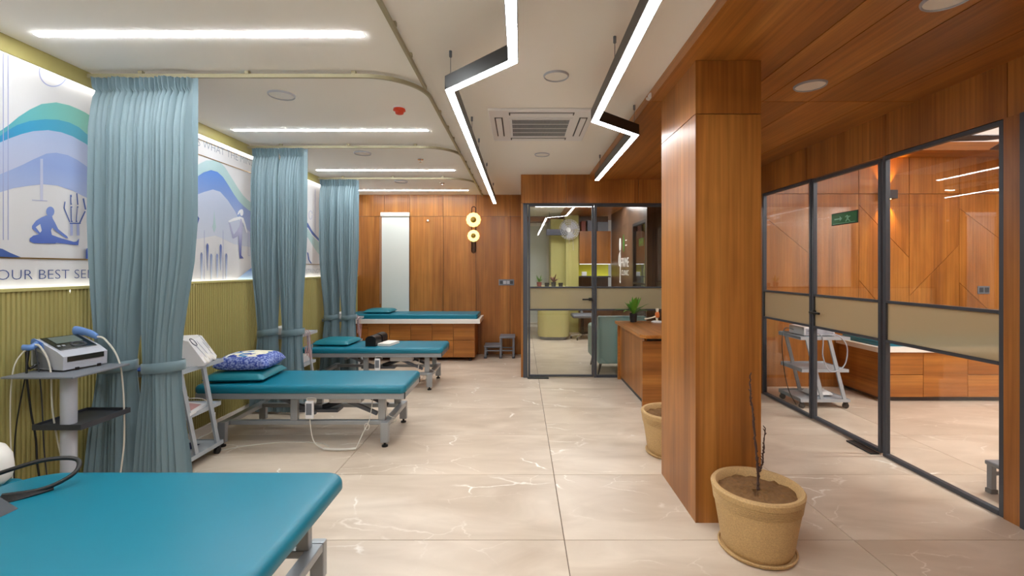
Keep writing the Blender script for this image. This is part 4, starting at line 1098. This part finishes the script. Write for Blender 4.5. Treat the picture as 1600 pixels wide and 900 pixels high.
# ---- ultrasound stand beside the nearest bed
PX, PY = -2.54, 2.56
us = thing('machine_stand', 'grey pole stand with two dark shelves beside the front curtain', 'stand', (PX, PY, 0))
part('pole', lathe(BM(), [(0, .02), (.036, .02), (.036, .9075), (0, .9075)], 24), 'grey_plastic', us, 40)
part('base', B(-.2, .2, -.17, .17, .005, .03, bev=.008), 'grey_plastic', us)
ang = math.atan2(.78, .62)
sh2 = part('shelf', B(-.135, .125, -.06, .25, .62, .632), 'dark_grey', us)
for b_ in ((-.135, .125, -.064, -.06), (-.135, .125, .25, .254)): part('lip', B(*b_, .615, .645), 'dark_grey', sh2)
part('lip', B(-.139, -.135, -.064, .254, .615, .645), 'dark_grey', sh2); part('lip', B(.125, .129, -.064, .254, .615, .645), 'dark_grey', sh2)
sh1 = part('top_shelf', B(-.25, .14, -.12, .24, .908, .92, bev=.004), 'mid_grey', us)
ud = thing('ultrasound_unit', 'grey ultrasound therapy machine with dark screen on the pole stand', 'medical device', (-2.655, 2.685, .9205), R(77)); ud.scale = (.74, .96, 1.18)
prof = [(-.135, .012), (-.13, .006), (.12, .006), (.13, .012), (.128, .10), (.10, .155), (-.07, .085), (-.125, .062)]
# profile in (depth,z): front = negative depth
part('body', prism(BM(), [(-.125, .008), (.12, .008), (.13, .03), (.125, .125), (.10, .15), (-.07, .098), (-.128, .072)], -.15, .15, lambda a, b, c: (c, a, b)), 'grey_plastic', ud, 25)
part('side_vent', prism(BM(), [(-.05, .012), (.11, .012), (.115, .10), (.04, .085), (-.02, .045)], -.152, -.150, lambda a, b, c: (c, a, b)), 'mid_grey', ud)
sl = math.atan2(.052, .17)
def on_face(u0, u1, d0, d1, h0, h1):
    bm = B(u0, u1, d0, d1, h0, h1, bev=.0015, seg=1)
    bmesh.ops.rotate(bm, verts=bm.verts[:], cent=(0, 0, 0), matrix=Matrix.Rotation(sl, 3, 'X'))
    bmesh.ops.translate(bm, verts=bm.verts[:], vec=(0, -.07, .098)); return bm
fp = part('control_panel', on_face(-.125, .125, -.002, .17, .001, .005), 'screen_dark', ud)
part('screen', on_face(-.09, .09, .075, .158, .0055, .007), 'screen_grey', fp)
kb = lathe(BM(), [(.03, 0), (.034, .004), (.04, .004), (.045, 0)], 24); 
bmesh.ops.scale(kb, verts=kb.verts[:], vec=(1.2, .75, 1)); bmesh.ops.rotate(kb, verts=kb.verts[:], cent=(0, 0, 0), matrix=Matrix.Rotation(sl, 3, 'X')); bmesh.ops.translate(kb, verts=kb.verts[:], vec=(.03, -.032, .116))
part('dial_ring', kb, 'dark_grey', fp, 40)
for u in (-.1, -.07): part('button', on_face(u - .01, u + .01, .035, .05, .0055, .008), 'grey_plastic', fp)
part('front_strip', B(-.125, .125, -.1295, -.1275, .045, .07), 'screen_dark', ud)
for u in (-.06, .09): part('front_foot', B(u - .012, u + .012, -.131, -.1255, .0, .014), 'black', ud)
for u in (-.12, .12): part('foot', B(u - .012, u + .012, .08, .11, 0, .009), 'black', ud)
part('probe', tube(BM(), smooth_path([(.14, .13, .168), (.145, .08, .166), (.15, .02, .156), (.15, -.045, .14)], 4), [.024, .024, .023, .022, .021, .02, .019, .019, .019, .019, .018, .016, .012][:13], 14), 'blue_plastic', ud, 50)
part('probe_lead', cable([(.15, -.045, .14), (.16, -.10, .125), (.19, -.17, .03), (.21, -.19, -.12), (.22, -.19, -.4), (.2, -.17, -.62)], .0055, 8), 'cable_white', ud)
hk = part('probe_holder', tube(BM(), smooth_path([(-.15, .10, .12), (-.17, .06, .13), (-.215, .04, .12), (-.235, .08, .12)], 4), .014, 10), 'blue_plastic', ud, 50)
part('side_panel', prism(BM(), [(.02, .095), (.125, .12), (.12, .15), (.10, .155), (.03, .135)], -.156, -.151, lambda a, b, c: (c, a, b)), 'blue_plastic', ud)
for pts, m, r in (([(-.2, .05, .13), (-.19, .0, .12), (-.17, -.05, .02), (-.16, -.06, -.2), (-.1, -.07, -.45), (.0, -.09, -.62), (.06, -.1, -.72)], 'cable_white', .0055),
                  ([(-.22, .06, .12), (-.28, .09, .03), (-.30, .09, -.2), (-.29, .08, -.55), (-.29, .07, -.75)], 'cable_white', .004),
                  ([(-.22, .06, .12), (-.235, .05, .0), (-.21, .05, -.18), (-.18, .05, -.32), (-.17, .05, -.45), (-.14, .05, -.60), (-.12, .05, -.75)], 'cable_black', .006),
                  ([(-.21, .06, .12), (-.2, .1, 0), (-.25, .12, -.3), (-.27, .1, -.7)], 'cable_black', .004),
                  ([(-.19, .04, .12), (-.17, .02, -.1), (-.15, .02, -.4), (-.10, .02, -.72)], 'dark_grey', .004),
                  ([(-.155, .06, .04), (-.21, .07, .02), (-.23, .06, .10)], 'cable_black', .007)):
    part('hanging_lead', cable(pts, r, 8), m, ud)

# ---- objects on the nearest bed, lower left
hd = thing('massage_device', 'white domed device at the left picture edge on the nearest bed', 'medical device', (-2.44, 2.03, .524))
part('shell', lathe(BM(), [(0, .0), (.10, .0), (.118, .02), (.125, .06), (.12, .12), (.098, .165), (.06, .19), (0, .2)], 32), 'white_gloss', hd, 60)
part('clip', B(.02, .135, -.155, -.06, .055, .085, bev=.006), 'grey_plastic', hd)
for k in range(5):
    z = .045 - .010 * k
    part('strap', tube(BM(), smooth_path([(.05, -.14 - .006 * k, .07 + z * .3), (.14, -.16 - .01 * k, .04 + z), (.24, -.17 - .012 * k, .005 + z * .8), (.36, -.14 - .01 * k, .028 + z * .2), (.44, -.08, .035 + z * .2)], 6), .006, 6), 'cable_black', hd, 50)
part('strap', tube(BM(), smooth_path([(.30, -.15, .04), (.42, -.10, .045), (.48, -.03, .08), (.44, .02, .12), (.34, -.03, .135), (.20, -.10, .10), (.05, -.18, .06)], 6), .009, 8), 'cable_black', hd, 50)
solo('wedge_pad', prism(BM(), [(-2.30, .553), (-1.985, .553), (-2.06, .60), (-2.30, .625)], 1.6, 1.80, lambda a, b, c: (a, c, b)), 'dark_grey', 'dark grey pad at the left picture edge on the nearest bed', 'pad')

# ================================================================== RECEPTION DESK, PLANTERS
dk = thing('reception_desk', 'wooden reception desk standing against the office glass', 'desk', (1.66, 5.55, 0))
def dl(bm): bmesh.ops.translate(bm, verts=bm.verts[:], vec=(-1.66, -5.55, 0)); return bm
part('top', dl(prism(BM(), [(1.335, 4.85), (2.3, 4.85), (2.3, 6.24), (1.285, 6.24), (1.285, 4.93)], .755, .79)), 'wood_y', dk)
part('end_panel', dl(B(1.315, 2.2, 4.93, 4.965, 0, .715)), 'wood_x', dk)
part('end_panel', dl(B(1.315, 2.2, 6.185, 6.22, 0, .754)), 'wood_x', dk)
part('side_panel', dl(B(1.345, 1.37, 4.966, 5.60, .05, .754)), 'wood_z', dk)
part('side_panel', dl(B(1.345, 1.37, 5.603, 6.184, .05, .754)), 'wood_z', dk)
part('plinth', dl(B(1.36, 1.38, 4.966, 6.184, 0, .0495)), 'dark_grey', dk)
part('gap_block', dl(B(1.38, 2.15, 4.97, 5.02, .60, .754)), 'dark_grey', dk)

def pot_part(t):
    prof = [(0, .014), (.165, .014), (.178, .04), (.19, .12), (.203, .2), (.211, .245)]
    for k in range(7): prof += [(.2105 + .0012 * k, .25 + .0085 * k), (.2165 + .0012 * k, .2545 + .0085 * k)]
    prof += [(.226, .315), (.229, .335), (.222, .345), (.205, .344), (.196, .335), (.188, .29), (0, .285)]
    part('pot', lathe(BM(), prof, 56), 'pot_stone', t, 35)
    part('saucer', lathe(BM(), [(0, 0), (.178, 0), (.19, .008), (.194, .02), (.186, .022), (.182, .0141), (0, .013)], 48), 'pot_stone', t, 40)
    bm = BM(); rnd = random.Random(5); rings = [[bm.verts.new((0, 0, .318))]]
    for r in (.03, .06, .09, .12, .15, .175, .194):
        n = 40; rings.append([bm.verts.new((r * math.cos(2 * math.pi * i / n), r * math.sin(2 * math.pi * i / n), .305 + rnd.uniform(-.008, .010) + .01 * (1 - r / .19))) for i in range(n)])
    for i in range(40): bm.faces.new((rings[0][0], rings[1][i], rings[1][(i + 1) % 40]))
    for a, b in zip(rings[1:], rings[2:]):
        for i in range(40): bm.faces.new((a[i], a[(i + 1) % 40], b[(i + 1) % 40], b[i]))
    bmesh.ops.recalc_face_normals(bm, faces=bm.faces[:])
    if bm.faces[0].normal.z < 0: bmesh.ops.reverse_faces(bm, faces=bm.faces[:])
    part('soil', bm, 'soil', t, 30)
pl = thing('planter', 'large tan ribbed planter with a bare twig in front of the column', 'planter', (1.265, 2.445, 0))
pot_part(pl)
def twig(pts, r0, r1, seed):
    rnd = random.Random(seed); sp = smooth_path(pts, 10); n = len(sp)
    bm = tube(BM(), [p + Vector((rnd.uniform(-.003, .003), rnd.uniform(-.003, .003), 0)) for p in sp], [(r0 + (r1 - r0) * i / (n - 1)) * rnd.uniform(.75, 1.35) for i in range(n)], 7)
    for i in range(4, n, 2):
        a = rnd.uniform(0, 6.28); q = sp[i]
        tube(bm, [q, q + Vector((math.cos(a) * .009, math.sin(a) * .009, .012))], [.0035, .002], 5)
    return bm
st = part('stem', twig([(0, -.01, .30), (.002, -.008, .42), (-.012, -.006, .58), (-.02, 0, .72), (-.035, .0, .82), (-.034, .0, .93)], .0075, .003, 2), 'bark', pl)
part('branch', twig([(.0, -.01, .40), (.022, -.012, .46), (.03, -.012, .54), (.038, -.012, .65)], .0055, .003, 3), 'bark', st)
pl2 = thing('planter', 'tan ribbed planter half hidden behind the column', 'planter', (1.215, 3.72, 0), R(30))
for ch in list(pl.children):
    if ch.name.startswith(('pot', 'saucer', 'soil')):
        c_ = ch.copy(); C.objects.link(c_); c_.parent = pl2
pl['group'] = pl2['group'] = 'tan ribbed planters'

def leaf(bm, base, d, ln, wd, droop, up=Vector((0, 0, 1))):
    d = Vector(d).normalized(); side = d.cross(up)
    if side.length < .05: side = Vector((1, 0, 0))
    side.normalize(); prev = None
    for i in range(6):
        t = i / 5; p = Vector(base) + d * ln * t + Vector((0, 0, -droop * t * t)); w2 = wd * math.sin(math.pi * (.08 + .92 * t)) ** .8 * (1 - .3 * t)
        if i == 5: w2 = .0006
        row = [bm.verts.new(p - side * w2), bm.verts.new(p + Vector((0, 0, -.12 * w2))), bm.verts.new(p + side * w2)]
        if prev:
            for k in range(2): bm.faces.new((prev[k], prev[k + 1], row[k + 1], row[k]))
        prev = row
    return bm
def plant(name, label, loc, potm, leafm, n, ln, wd, seed, pr=.04, phh=.085, spread=.9, cat='potted plant', grp=None):
    t = thing(name, label, cat, loc, 0, grp); rnd = random.Random(seed)
    part('pot', lathe(BM(), [(0, 0), (pr * .82, 0), (pr, phh), (pr * .92, phh), (pr * .88, phh - .012), (0, phh - .012)], 24), potm, t, 40)
    part('soil', lathe(BM(), [(0, phh - .008), (pr * .87, phh - .0115), (pr * .5, phh - .0118), (0, phh - .0119)], 16), 'soil', t)
    for i in range(n):
        a = 2 * math.pi * i / n * 1.618 * 2 + rnd.uniform(-.3, .3); e = rnd.uniform(.25, spread); f = rnd.uniform(.7, 1.1)
        d = (math.cos(a) * e, math.sin(a) * e, 1)
        part('leaf', leaf(BM(), (math.cos(a) * .008, math.sin(a) * .008, phh - .01 + rnd.uniform(0, .02)), d, ln * f, wd * rnd.uniform(.8, 1.2), ln * .35 * e), leafm, t, 60)
    return t
plant('potted_plant', 'leafy green plant in a black pot on the reception desk', (1.50, 6.08, .7905), 'black', 'leaf_green', 18, .30, .032, 11, .052, .115, 1.5)
km = thing('knee_model', 'small anatomical joint model of bone and orange ligament on the reception desk', 'anatomical model', (1.80, 6.02, .7905))
part('base', lathe(BM(), [(0, 0), (.075, 0), (.08, .01), (.06, .022), (0, .024)], 24), 'white_plastic', km, 40)
part('lower_bone', tube(BM(), smooth_path([(0, 0, .02), (-.005, 0, .05), (0, 0, .085)], 4), [.016, .015, .014, .014, .015, .017, .02, .024, .026], 12), 'bone', km, 60)
part('ligament', lathe(BM(), [(0, .06), (.024, .065), (.032, .085), (.028, .12), (.018, .14), (0, .142)], 16), 'ligament', km, 60)
part('upper_bone', tube(BM(), [(0, 0, .13), (0, 0, .15), (0, 0, .185)], [.015, .017, .022], 12), 'bone', km, 60)
part('side_bone', tube(BM(), smooth_path([(-.015, -.005, .085), (-.06, -.01, .07), (-.12, -.015, .056), (-.17, -.02, .05)], 4), [.013, .012, .011, .01, .009, .009, .009, .009, .009, .01, .011, .012, .012], 10), 'bone', km, 60)

# ================================================================== GLAZED ROOM FURNITURE
cbn = thing('bench_bed', 'wooden cabinet bench with white top and teal mattress in the glazed room', 'bench', (5.3, 5.47, 0))
part('carcass', B(-1.26, 1.25, -.31, .32, .05, .56), 'wood_y', cbn)
part('worktop', B(-1.3, 1.28, -.36, .325, .5605, .62, bev=.004), 'white_gloss', cbn)
part('mattress', pad_bm(-1.24, 1.2, -.30, .31, .6205, .68, .03, .02), 'teal_vinyl', cbn, 50)
for i in range(5):
    a = -1.26 + .5 * i
    if i % 2 == 0:
        for z0, z1 in ((.055, .30), (.307, .553)): part('drawer_front', B(a + .002, a + .498, -.33, -.3105, z0, z1, bev=.001, seg=1), 'wood_x', cbn)
    else: part('door_front', B(a + .002, a + .498, -.33, -.3105, .055, .553, bev=.001, seg=1), 'wood_x', cbn)
part('plinth', B(-1.2, 1.2, -.28, .3, 0, .0495), 'dark_grey', cbn)
sc = thing('wall_sconce', 'dark box wall sconce throwing amber light on the glazed room wall', 'wall lamp', tuple(at(1383, 305, YT)))
sc.location.y = YT - .001
part('housing', B(-.09, .09, -.09, 0, -.055, .055, bev=.004), 'dark_grey', sc)
for nm, rx_, zz_ in (('sconce_beam', 180, .06), ('sconce_beam', 0, -.06)):
    sd_ = bpy.data.lights.new(nm, 'SPOT'); sd_.energy = 14; sd_.color = (1, .55, .1); sd_.spot_size = R(75); sd_.spot_blend = .6; sd_.shadow_soft_size = .01
    so_ = bpy.data.objects.new(nm, sd_); C.objects.link(so_); so_.parent = sc; so_.location = (0, -.05, zz_); so_.rotation_euler = (R(rx_ - 14 if rx_ else 14), 0, 0)
part('lamp_up', B(-.03, .03, -.06, -.025, .0551, .058), 'lamp_sconce', sc); part('lamp_down', B(-.03, .03, -.06, -.025, -.058, -.0551), 'lamp_sconce', sc)
so = thing('socket_plate', 'grey socket plate on the glazed room timber wall', 'socket', tuple(at(1536, 453, YT)))
so.location.y = YT - .0005
part('plate', B(-.075, .075, -.012, 0, -.05, .05, bev=.004), 'mid_grey', so)
for x in (-.035, .035): part('outlet', B(x - .025, x + .025, -.015, -.0121, -.03, .03), 'dark_grey', so)
fn = thing('ceiling_fan', 'dark ceiling fan in the glazed room cut by the wooden post', 'ceiling fan', (4.72, 4.35, 2.76))
part('rod', tube(BM(), [(0, 0, .05), (0, 0, .26)], .014, 10), 'dark_grey', fn, 40)
part('motor', lathe(BM(), [(0, -.04), (.07, -.035), (.11, 0), (.10, .04), (.04, .06), (0, .06)], 24), 'dark_grey', fn, 40)
for k in range(3):
    a = R(176 + 120 * k)
    bl = part('blade', prism(BM(), [(.09, -.03), (.2, -.065), (.55, -.07), (.57, 0), (.55, .06), (.2, .045), (.09, .03)], -.004, .004), 'dark_grey', fn); bl.rotation_euler = (R(10), 0, a)
ex = thing('exit_sign', 'green exit sign with pale arrow marks fixed on the glass door', 'sign', (XR + .012, 4.10, 1.955))
part('plate', B(-.008, 0, -.16, .16, -.048, .05, bev=.002), 'exit_green', ex)
part('border', B(-.004, .001, -.167, .167, -.055, .057, bev=.002), 'black', ex)
tfy = lambda a, b, c: (-.0085 - c, -a, b)
part('arrow', prism(BM(), [(-.12, -.006), (-.05, -.006), (-.05, -.022), (-.02, .0), (-.05, .022), (-.05, .006), (-.12, .006)], 0, .001, tfy), 'exit_mark', ex)
part('runner', prism(BM(), [(.02, -.03), (.04, -.006), (.036, .012), (.02, .004), (.018, .012), (.044, .026), (.064, .012), (.084, .016), (.084, .008), (.062, .0), (.06, -.012), (.084, -.03), (.074, -.034), (.05, -.016), (.03, -.034)], 0, .001, tfy), 'exit_mark', ex)
part('line', prism(BM(), [(-.14, -.044), (.14, -.044), (.14, -.039), (-.14, -.039)], 0, .001, tfy), 'exit_mark', ex)
part('bracket', B(.0, .0045, -.03, .03, -.02, .02), 'black', ex)

# ================================================================== OFFICE
of = thing('armchair', 'sage green upholstered armchair behind the office glass', 'armchair', (1.43, 6.82, 0))
part('backrest', B(-.345, .345, -.40, -.29, .155, .83, bev=.03, seg=3), 'teal_chair', of, 50)
part('seat', B(-.27, .27, -.28, .36, .2, .43, bev=.04, seg=3), 'teal_chair', of, 50)
for sx_ in (-1, 1):
    a, b = sorted((sx_ * .275, sx_ * .38))
    part('armrest', B(a, b, -.285, .36, .17, .66, bev=.045, seg=4), 'teal_chair', of, 50)
    for y in (-.33, .3): part('leg', tube(BM(), [(sx_ * .29, y, .19), (sx_ * .335, y * 1.08, 0)], [.024, .011], 10), 'black', of, 40)
rd = thing('counter', 'rounded pale green counter inside the office', 'counter', (.70, 9.95, 0))
def rrect(x0, x1, y0, y1, r):
    o = []
    for cx, cy, a0 in ((x1 - r, y0 + r, -90), (x1 - r, y1 - r, 0), (x0 + r, y1 - r, 90), (x0 + r, y0 + r, 180)):
        o += [(cx + r * math.cos(R(a0 + k * 15)), cy + r * math.sin(R(a0 + k * 15))) for k in range(7)]
    return o
part('body', prism(BM(), rrect(-.33, .33, -.42, .4, .2), .07, 1.08), 'olive_light', rd, 40)
part('plinth', prism(BM(), rrect(-.28, .28, -.37, .36, .17), 0, .0695), 'mid_grey', rd, 40)
part('top', prism(BM(), rrect(-.42, .36, -.44, .42, .2), 1.0805, 1.115), 'olive_light', rd, 40)
for i, (px, lm, pm, lb) in enumerate(((842.5, 'leaf_green', 'red_pot', 'bushy green plant in a red and white pot on the office counter'), (865, 'leaf_red', 'black', 'reddish leafed plant in a dark pot on the office counter'))):
    plant('potted_plant', lb, ((px - VX) / FPX * 9.75, 9.75, 1.1155), pm, lm, 18, .21, .02, 20 + i, .055, .1, 1.2)
for px, lb in ((854.5, 'small dark empty pot between the two office plants'), (876, 'small dark empty pot right of the office plants')):
    solo('flower_pot', lathe(BM(), [(0, 1.1155), (.042, 1.1155), (.052, 1.2), (.046, 1.2), (.044, 1.18), (0, 1.178)], 20, (px - VX) / FPX * 9.75, 9.75), 'black', lb, 'pot', smooth=40)
och = thing('office_chair', 'grey office chair with chrome star base behind the glass', 'chair', (1.32, 9.75, 0))
part('seat', B(-.24, .24, -.22, .22, .46, .54, bev=.035, seg=3), 'mid_grey', och, 50)
part('column', tube(BM(), [(0, 0, .09), (0, 0, .46)], .028, 12), 'black', och, 40)
for k in range(5):
    a = R(72 * k + 20); lg = part('leg', bar(BM(), (0, 0, .10), (.25 * math.cos(a), .25 * math.sin(a), .07), .035, .025), 'chrome', och)
    part('castor', tube(BM(), [(.25 * math.cos(a) - .012, .25 * math.sin(a), .03), (.25 * math.cos(a) + .012, .25 * math.sin(a), .03)], .03, 12), 'black', lg, 40)
part('backrest', B(-.22, .22, .22, .27, .62, 1.0, bev=.02), 'mid_grey', och, 50); part('back_stem', bar(BM(), (0, .15, .48), (0, .25, .64), .05, .02), 'black', och)
struct('wall_office_pier', B(.72, 1.06, 11.0, YE, 0, 2.7), 'lime_wall', 'yellow green pier in the office')
struct('wall_office_lime', B(1.06, 1.36, 10.75, YE, 0, 2.76), 'lime_wall', 'yellow green office wall carrying the fan')
ob = thing('roller_blind', 'tall pale roller blind on the office rear wall', 'roller blind', (.36, YE - .002, .1))
part('fabric', B(-.3, .3, -.03, -.028, .02, 2.5), 'blind_fabric', ob); part('cassette', B(-.31, .31, -.06, -.002, 2.5, 2.58, bev=.01), 'white_gloss', ob); part('bottom_bar', B(-.3, .3, -.037, -.021, 0, .02), 'white_gloss', ob)
fa = thing('wall_fan', 'white round wall fan on the yellow green office wall', 'fan', (1.20, 10.748, 2.46))
part('bracket', B(-.05, .05, -.1, 0, -.1, .06, bev=.01), 'white_plastic', fa)
cg = BM()
for rr in (.05, .09, .13, .17, .20):
    for yy_ in (-.17, -.27): tube(cg, [(rr * math.cos(R(a)), yy_ + .02 * (rr / .2) * (1 if yy_ < -.2 else -1), rr * math.sin(R(a))) for a in range(0, 361, 15)], .003, 5)
for k in range(24):
    a = R(15 * k); c0, s0 = math.cos(a), math.sin(a)
    tube(cg, smooth_path([(.03 * c0, -.27, .03 * s0), (.15 * c0, -.262, .15 * s0), (.21 * c0, -.22, .21 * s0), (.15 * c0, -.178, .15 * s0), (.03 * c0, -.17, .03 * s0)], 3), .0025, 4)
cage = part('cage', cg, 'white_plastic', fa)
part('hub', tube(BM(), [(0, -.1, 0), (0, -.28, 0)], .045, 16), 'white_plastic', fa, 40)
for k in range(3):
    a0 = 120 * k; pts = [(.04 * math.cos(R(a0)), .04 * math.sin(R(a0)))] + [(.18 * math.cos(R(a0 + d)), .18 * math.sin(R(a0 + d))) for d in (5, 25, 50, 70)] + [(.04 * math.cos(R(a0 + 70)), .04 * math.sin(R(a0 + 70)))]
    part('blade', prism(BM(), pts, -.225, -.218, lambda a, b, c: (a, c, b)), 'grey_plastic', fa)
for x in (-.05, .03): part('pull_cord', tube(BM(), [(x, -.08, -.1), (x, -.08, -.62 - x * 2)], .003, 5), 'white_plastic', fa)
fa.scale = (1.15, 1.15, 1.15); fa.rotation_euler = (R(12), 0, R(-20))
so2 = thing('hanging_display', 'dark narrow display box hanging by the office pier', 'display', (.86, 10.6, 2.28))
part('body', B(-.27, .2, -.04, .04, 0, .14, bev=.004), 'dark_blue', so2); part('end_cap', B(.2, .27, -.045, .045, -.005, .145, bev=.004), 'grey_plastic', so2)
part('hanger', tube(BM(), [(-.2, 0, .14), (-.2, 0, .54)], .006, 6), 'mid_grey', so2); part('hanger', tube(BM(), [(.15, 0, .14), (.15, 0, .48)], .006, 6), 'mid_grey', so2)
kc = thing('wall_cabinet', 'wooden wall cabinet above the lit yellow niche in the office', 'cabinet', (1.73, 10.80, 1.62))
part('carcass', B(-.365, .365, -.16, .179, 0, .76), 'wood_z', kc)
for a, b in ((-.365, -.002), (.002, .365)): part('door', B(a, b, -.18, -.1605, .002, .758, bev=.001, seg=1), 'wood_z', kc)
nb = thing('niche_shelf', 'glowing yellow green niche below the office wall cabinet', 'niche', (1.73, 10.80, 1.33))
part('back', B(-.365, .365, .13, .179, 0, .285), 'lime_niche', nb); part('shelf', B(-.365, .365, -.18, .179, -.03, 0), 'dark_grey', nb)
part('lamp', B(-.35, .35, -.14, -.11, .278, .284), 'lamp_cove', nb)
solo('tissue_box', B(1.44, 1.55, 10.74, 10.85, 1.3305, 1.43, bev=.01), 'white_plastic', 'white box in the glowing office niche', 'box')
lc_ = thing('base_cabinet', 'dark base cabinet under the glowing niche in the office', 'cabinet', (1.73, 10.72, 0))
part('carcass', B(-.365, .365, -.25, .255, .05, .86), 'wood_dark', lc_); part('worktop', B(-.366, .366, -.27, .255, .8605, .9), 'dark_grey', lc_); part('plinth', B(-.35, .35, -.2, .25, 0, .0495), 'black', lc_)
solo('file_box', B(1.42, 1.52, 10.7, 10.95, 2.3805, 2.62, bev=.005), 'red_pot', 'dark red box file on top of the office wall cabinet', 'box')
solo('file_box', B(1.56, 1.76, 10.7, 10.95, 2.3805, 2.64, bev=.005), 'dark_blue', 'dark blue box on top of the office wall cabinet', 'box')
solo('file_box', B(1.80, 2.05, 10.7, 10.95, 2.3805, 2.60, bev=.005), 'mid_grey', 'grey carton on top of the office wall cabinet', 'box')
sp = thing('security_camera', 'white dome security camera near the office ceiling', 'camera', (1.95, 8.1, 2.758))
sp.location = (1.93, 8.2, 2.757)
part('mount', lathe(BM(), [(0, 0), (.06, 0), (.06, -.03), (0, -.03)], 20), 'white_plastic', sp, 40)
part('dome', lathe(BM(), [(.055, -.03), (.06, -.06), (.045, -.1), (.02, -.118), (0, -.12)], 20), 'white_plastic', sp, 50)
# logo sign on the dark wall
lg_ = thing('wall_logo', 'white lettering and line emblem with a green leaf on the dark office wall', 'sign', (2.099, 9.3, 1.4))
def lw(name, body, y, z, size, width, m):
    me, wd = text_mesh(body, size, 1.)
    for v in me.vertices: v.co.x *= width / wd
    letters(lg_, me, m, (-.004, y, z), (R(90), 0, R(-90)))
lw('lettering', 'PRIME', .22, .14, .27, .66, 'logo_white'); lw('lettering', 'CLINIC', .22, -.03, .15, .66, 'logo_white')
part('emblem', tube(BM(), [(-.004, .33 + .045 * math.cos(R(a)), .60 + (.14 if 0 < a < 180 else -.12) * abs(math.sin(R(a)))) for a in range(0, 361, 20)], .010, 6), 'logo_white', lg_)
part('emblem', tube(BM(), smooth_path([(-.004, .30, .46), (-.004, .42, .40), (-.004, .44, .28), (-.004, .42, .18), (-.004, .36, .16)], 4), .010, 6), 'logo_white', lg_)
part('emblem', tube(BM(), smooth_path([(-.004, .34, .46), (-.004, .3, .2), (-.004, .33, -.1), (-.004, .31, -.2)], 4), .010, 6), 'logo_white', lg_)
part('leaf', prism(BM(), [(.0, .44), (.04, .55), (.05, .65), (.02, .8), (-.04, .64), (-.03, .52)], 0, .004, lambda a, b, c: (-.001 - c, a - .0, b)), 'logo_green', lg_)
for z in (.66, .56): part('dash', B(-.005, -.001, -.27, -.15, z, z + .02), 'logo_white', lg_)
eg = thing('exit_sign', 'small green sign seen through the dark office wall window', 'sign', (2.2, 8.35, 1.92))
part('plate', B(0, .01, -.17, .17, 0, .14), 'exit_green', eg); part('mark', B(-.002, 0, -.1, .1, .05, .08), 'logo_green', eg)
part('hanger', tube(BM(), [(.005, 0, .14), (.005, 0, .84)], .004, 5), 'mid_grey', eg)
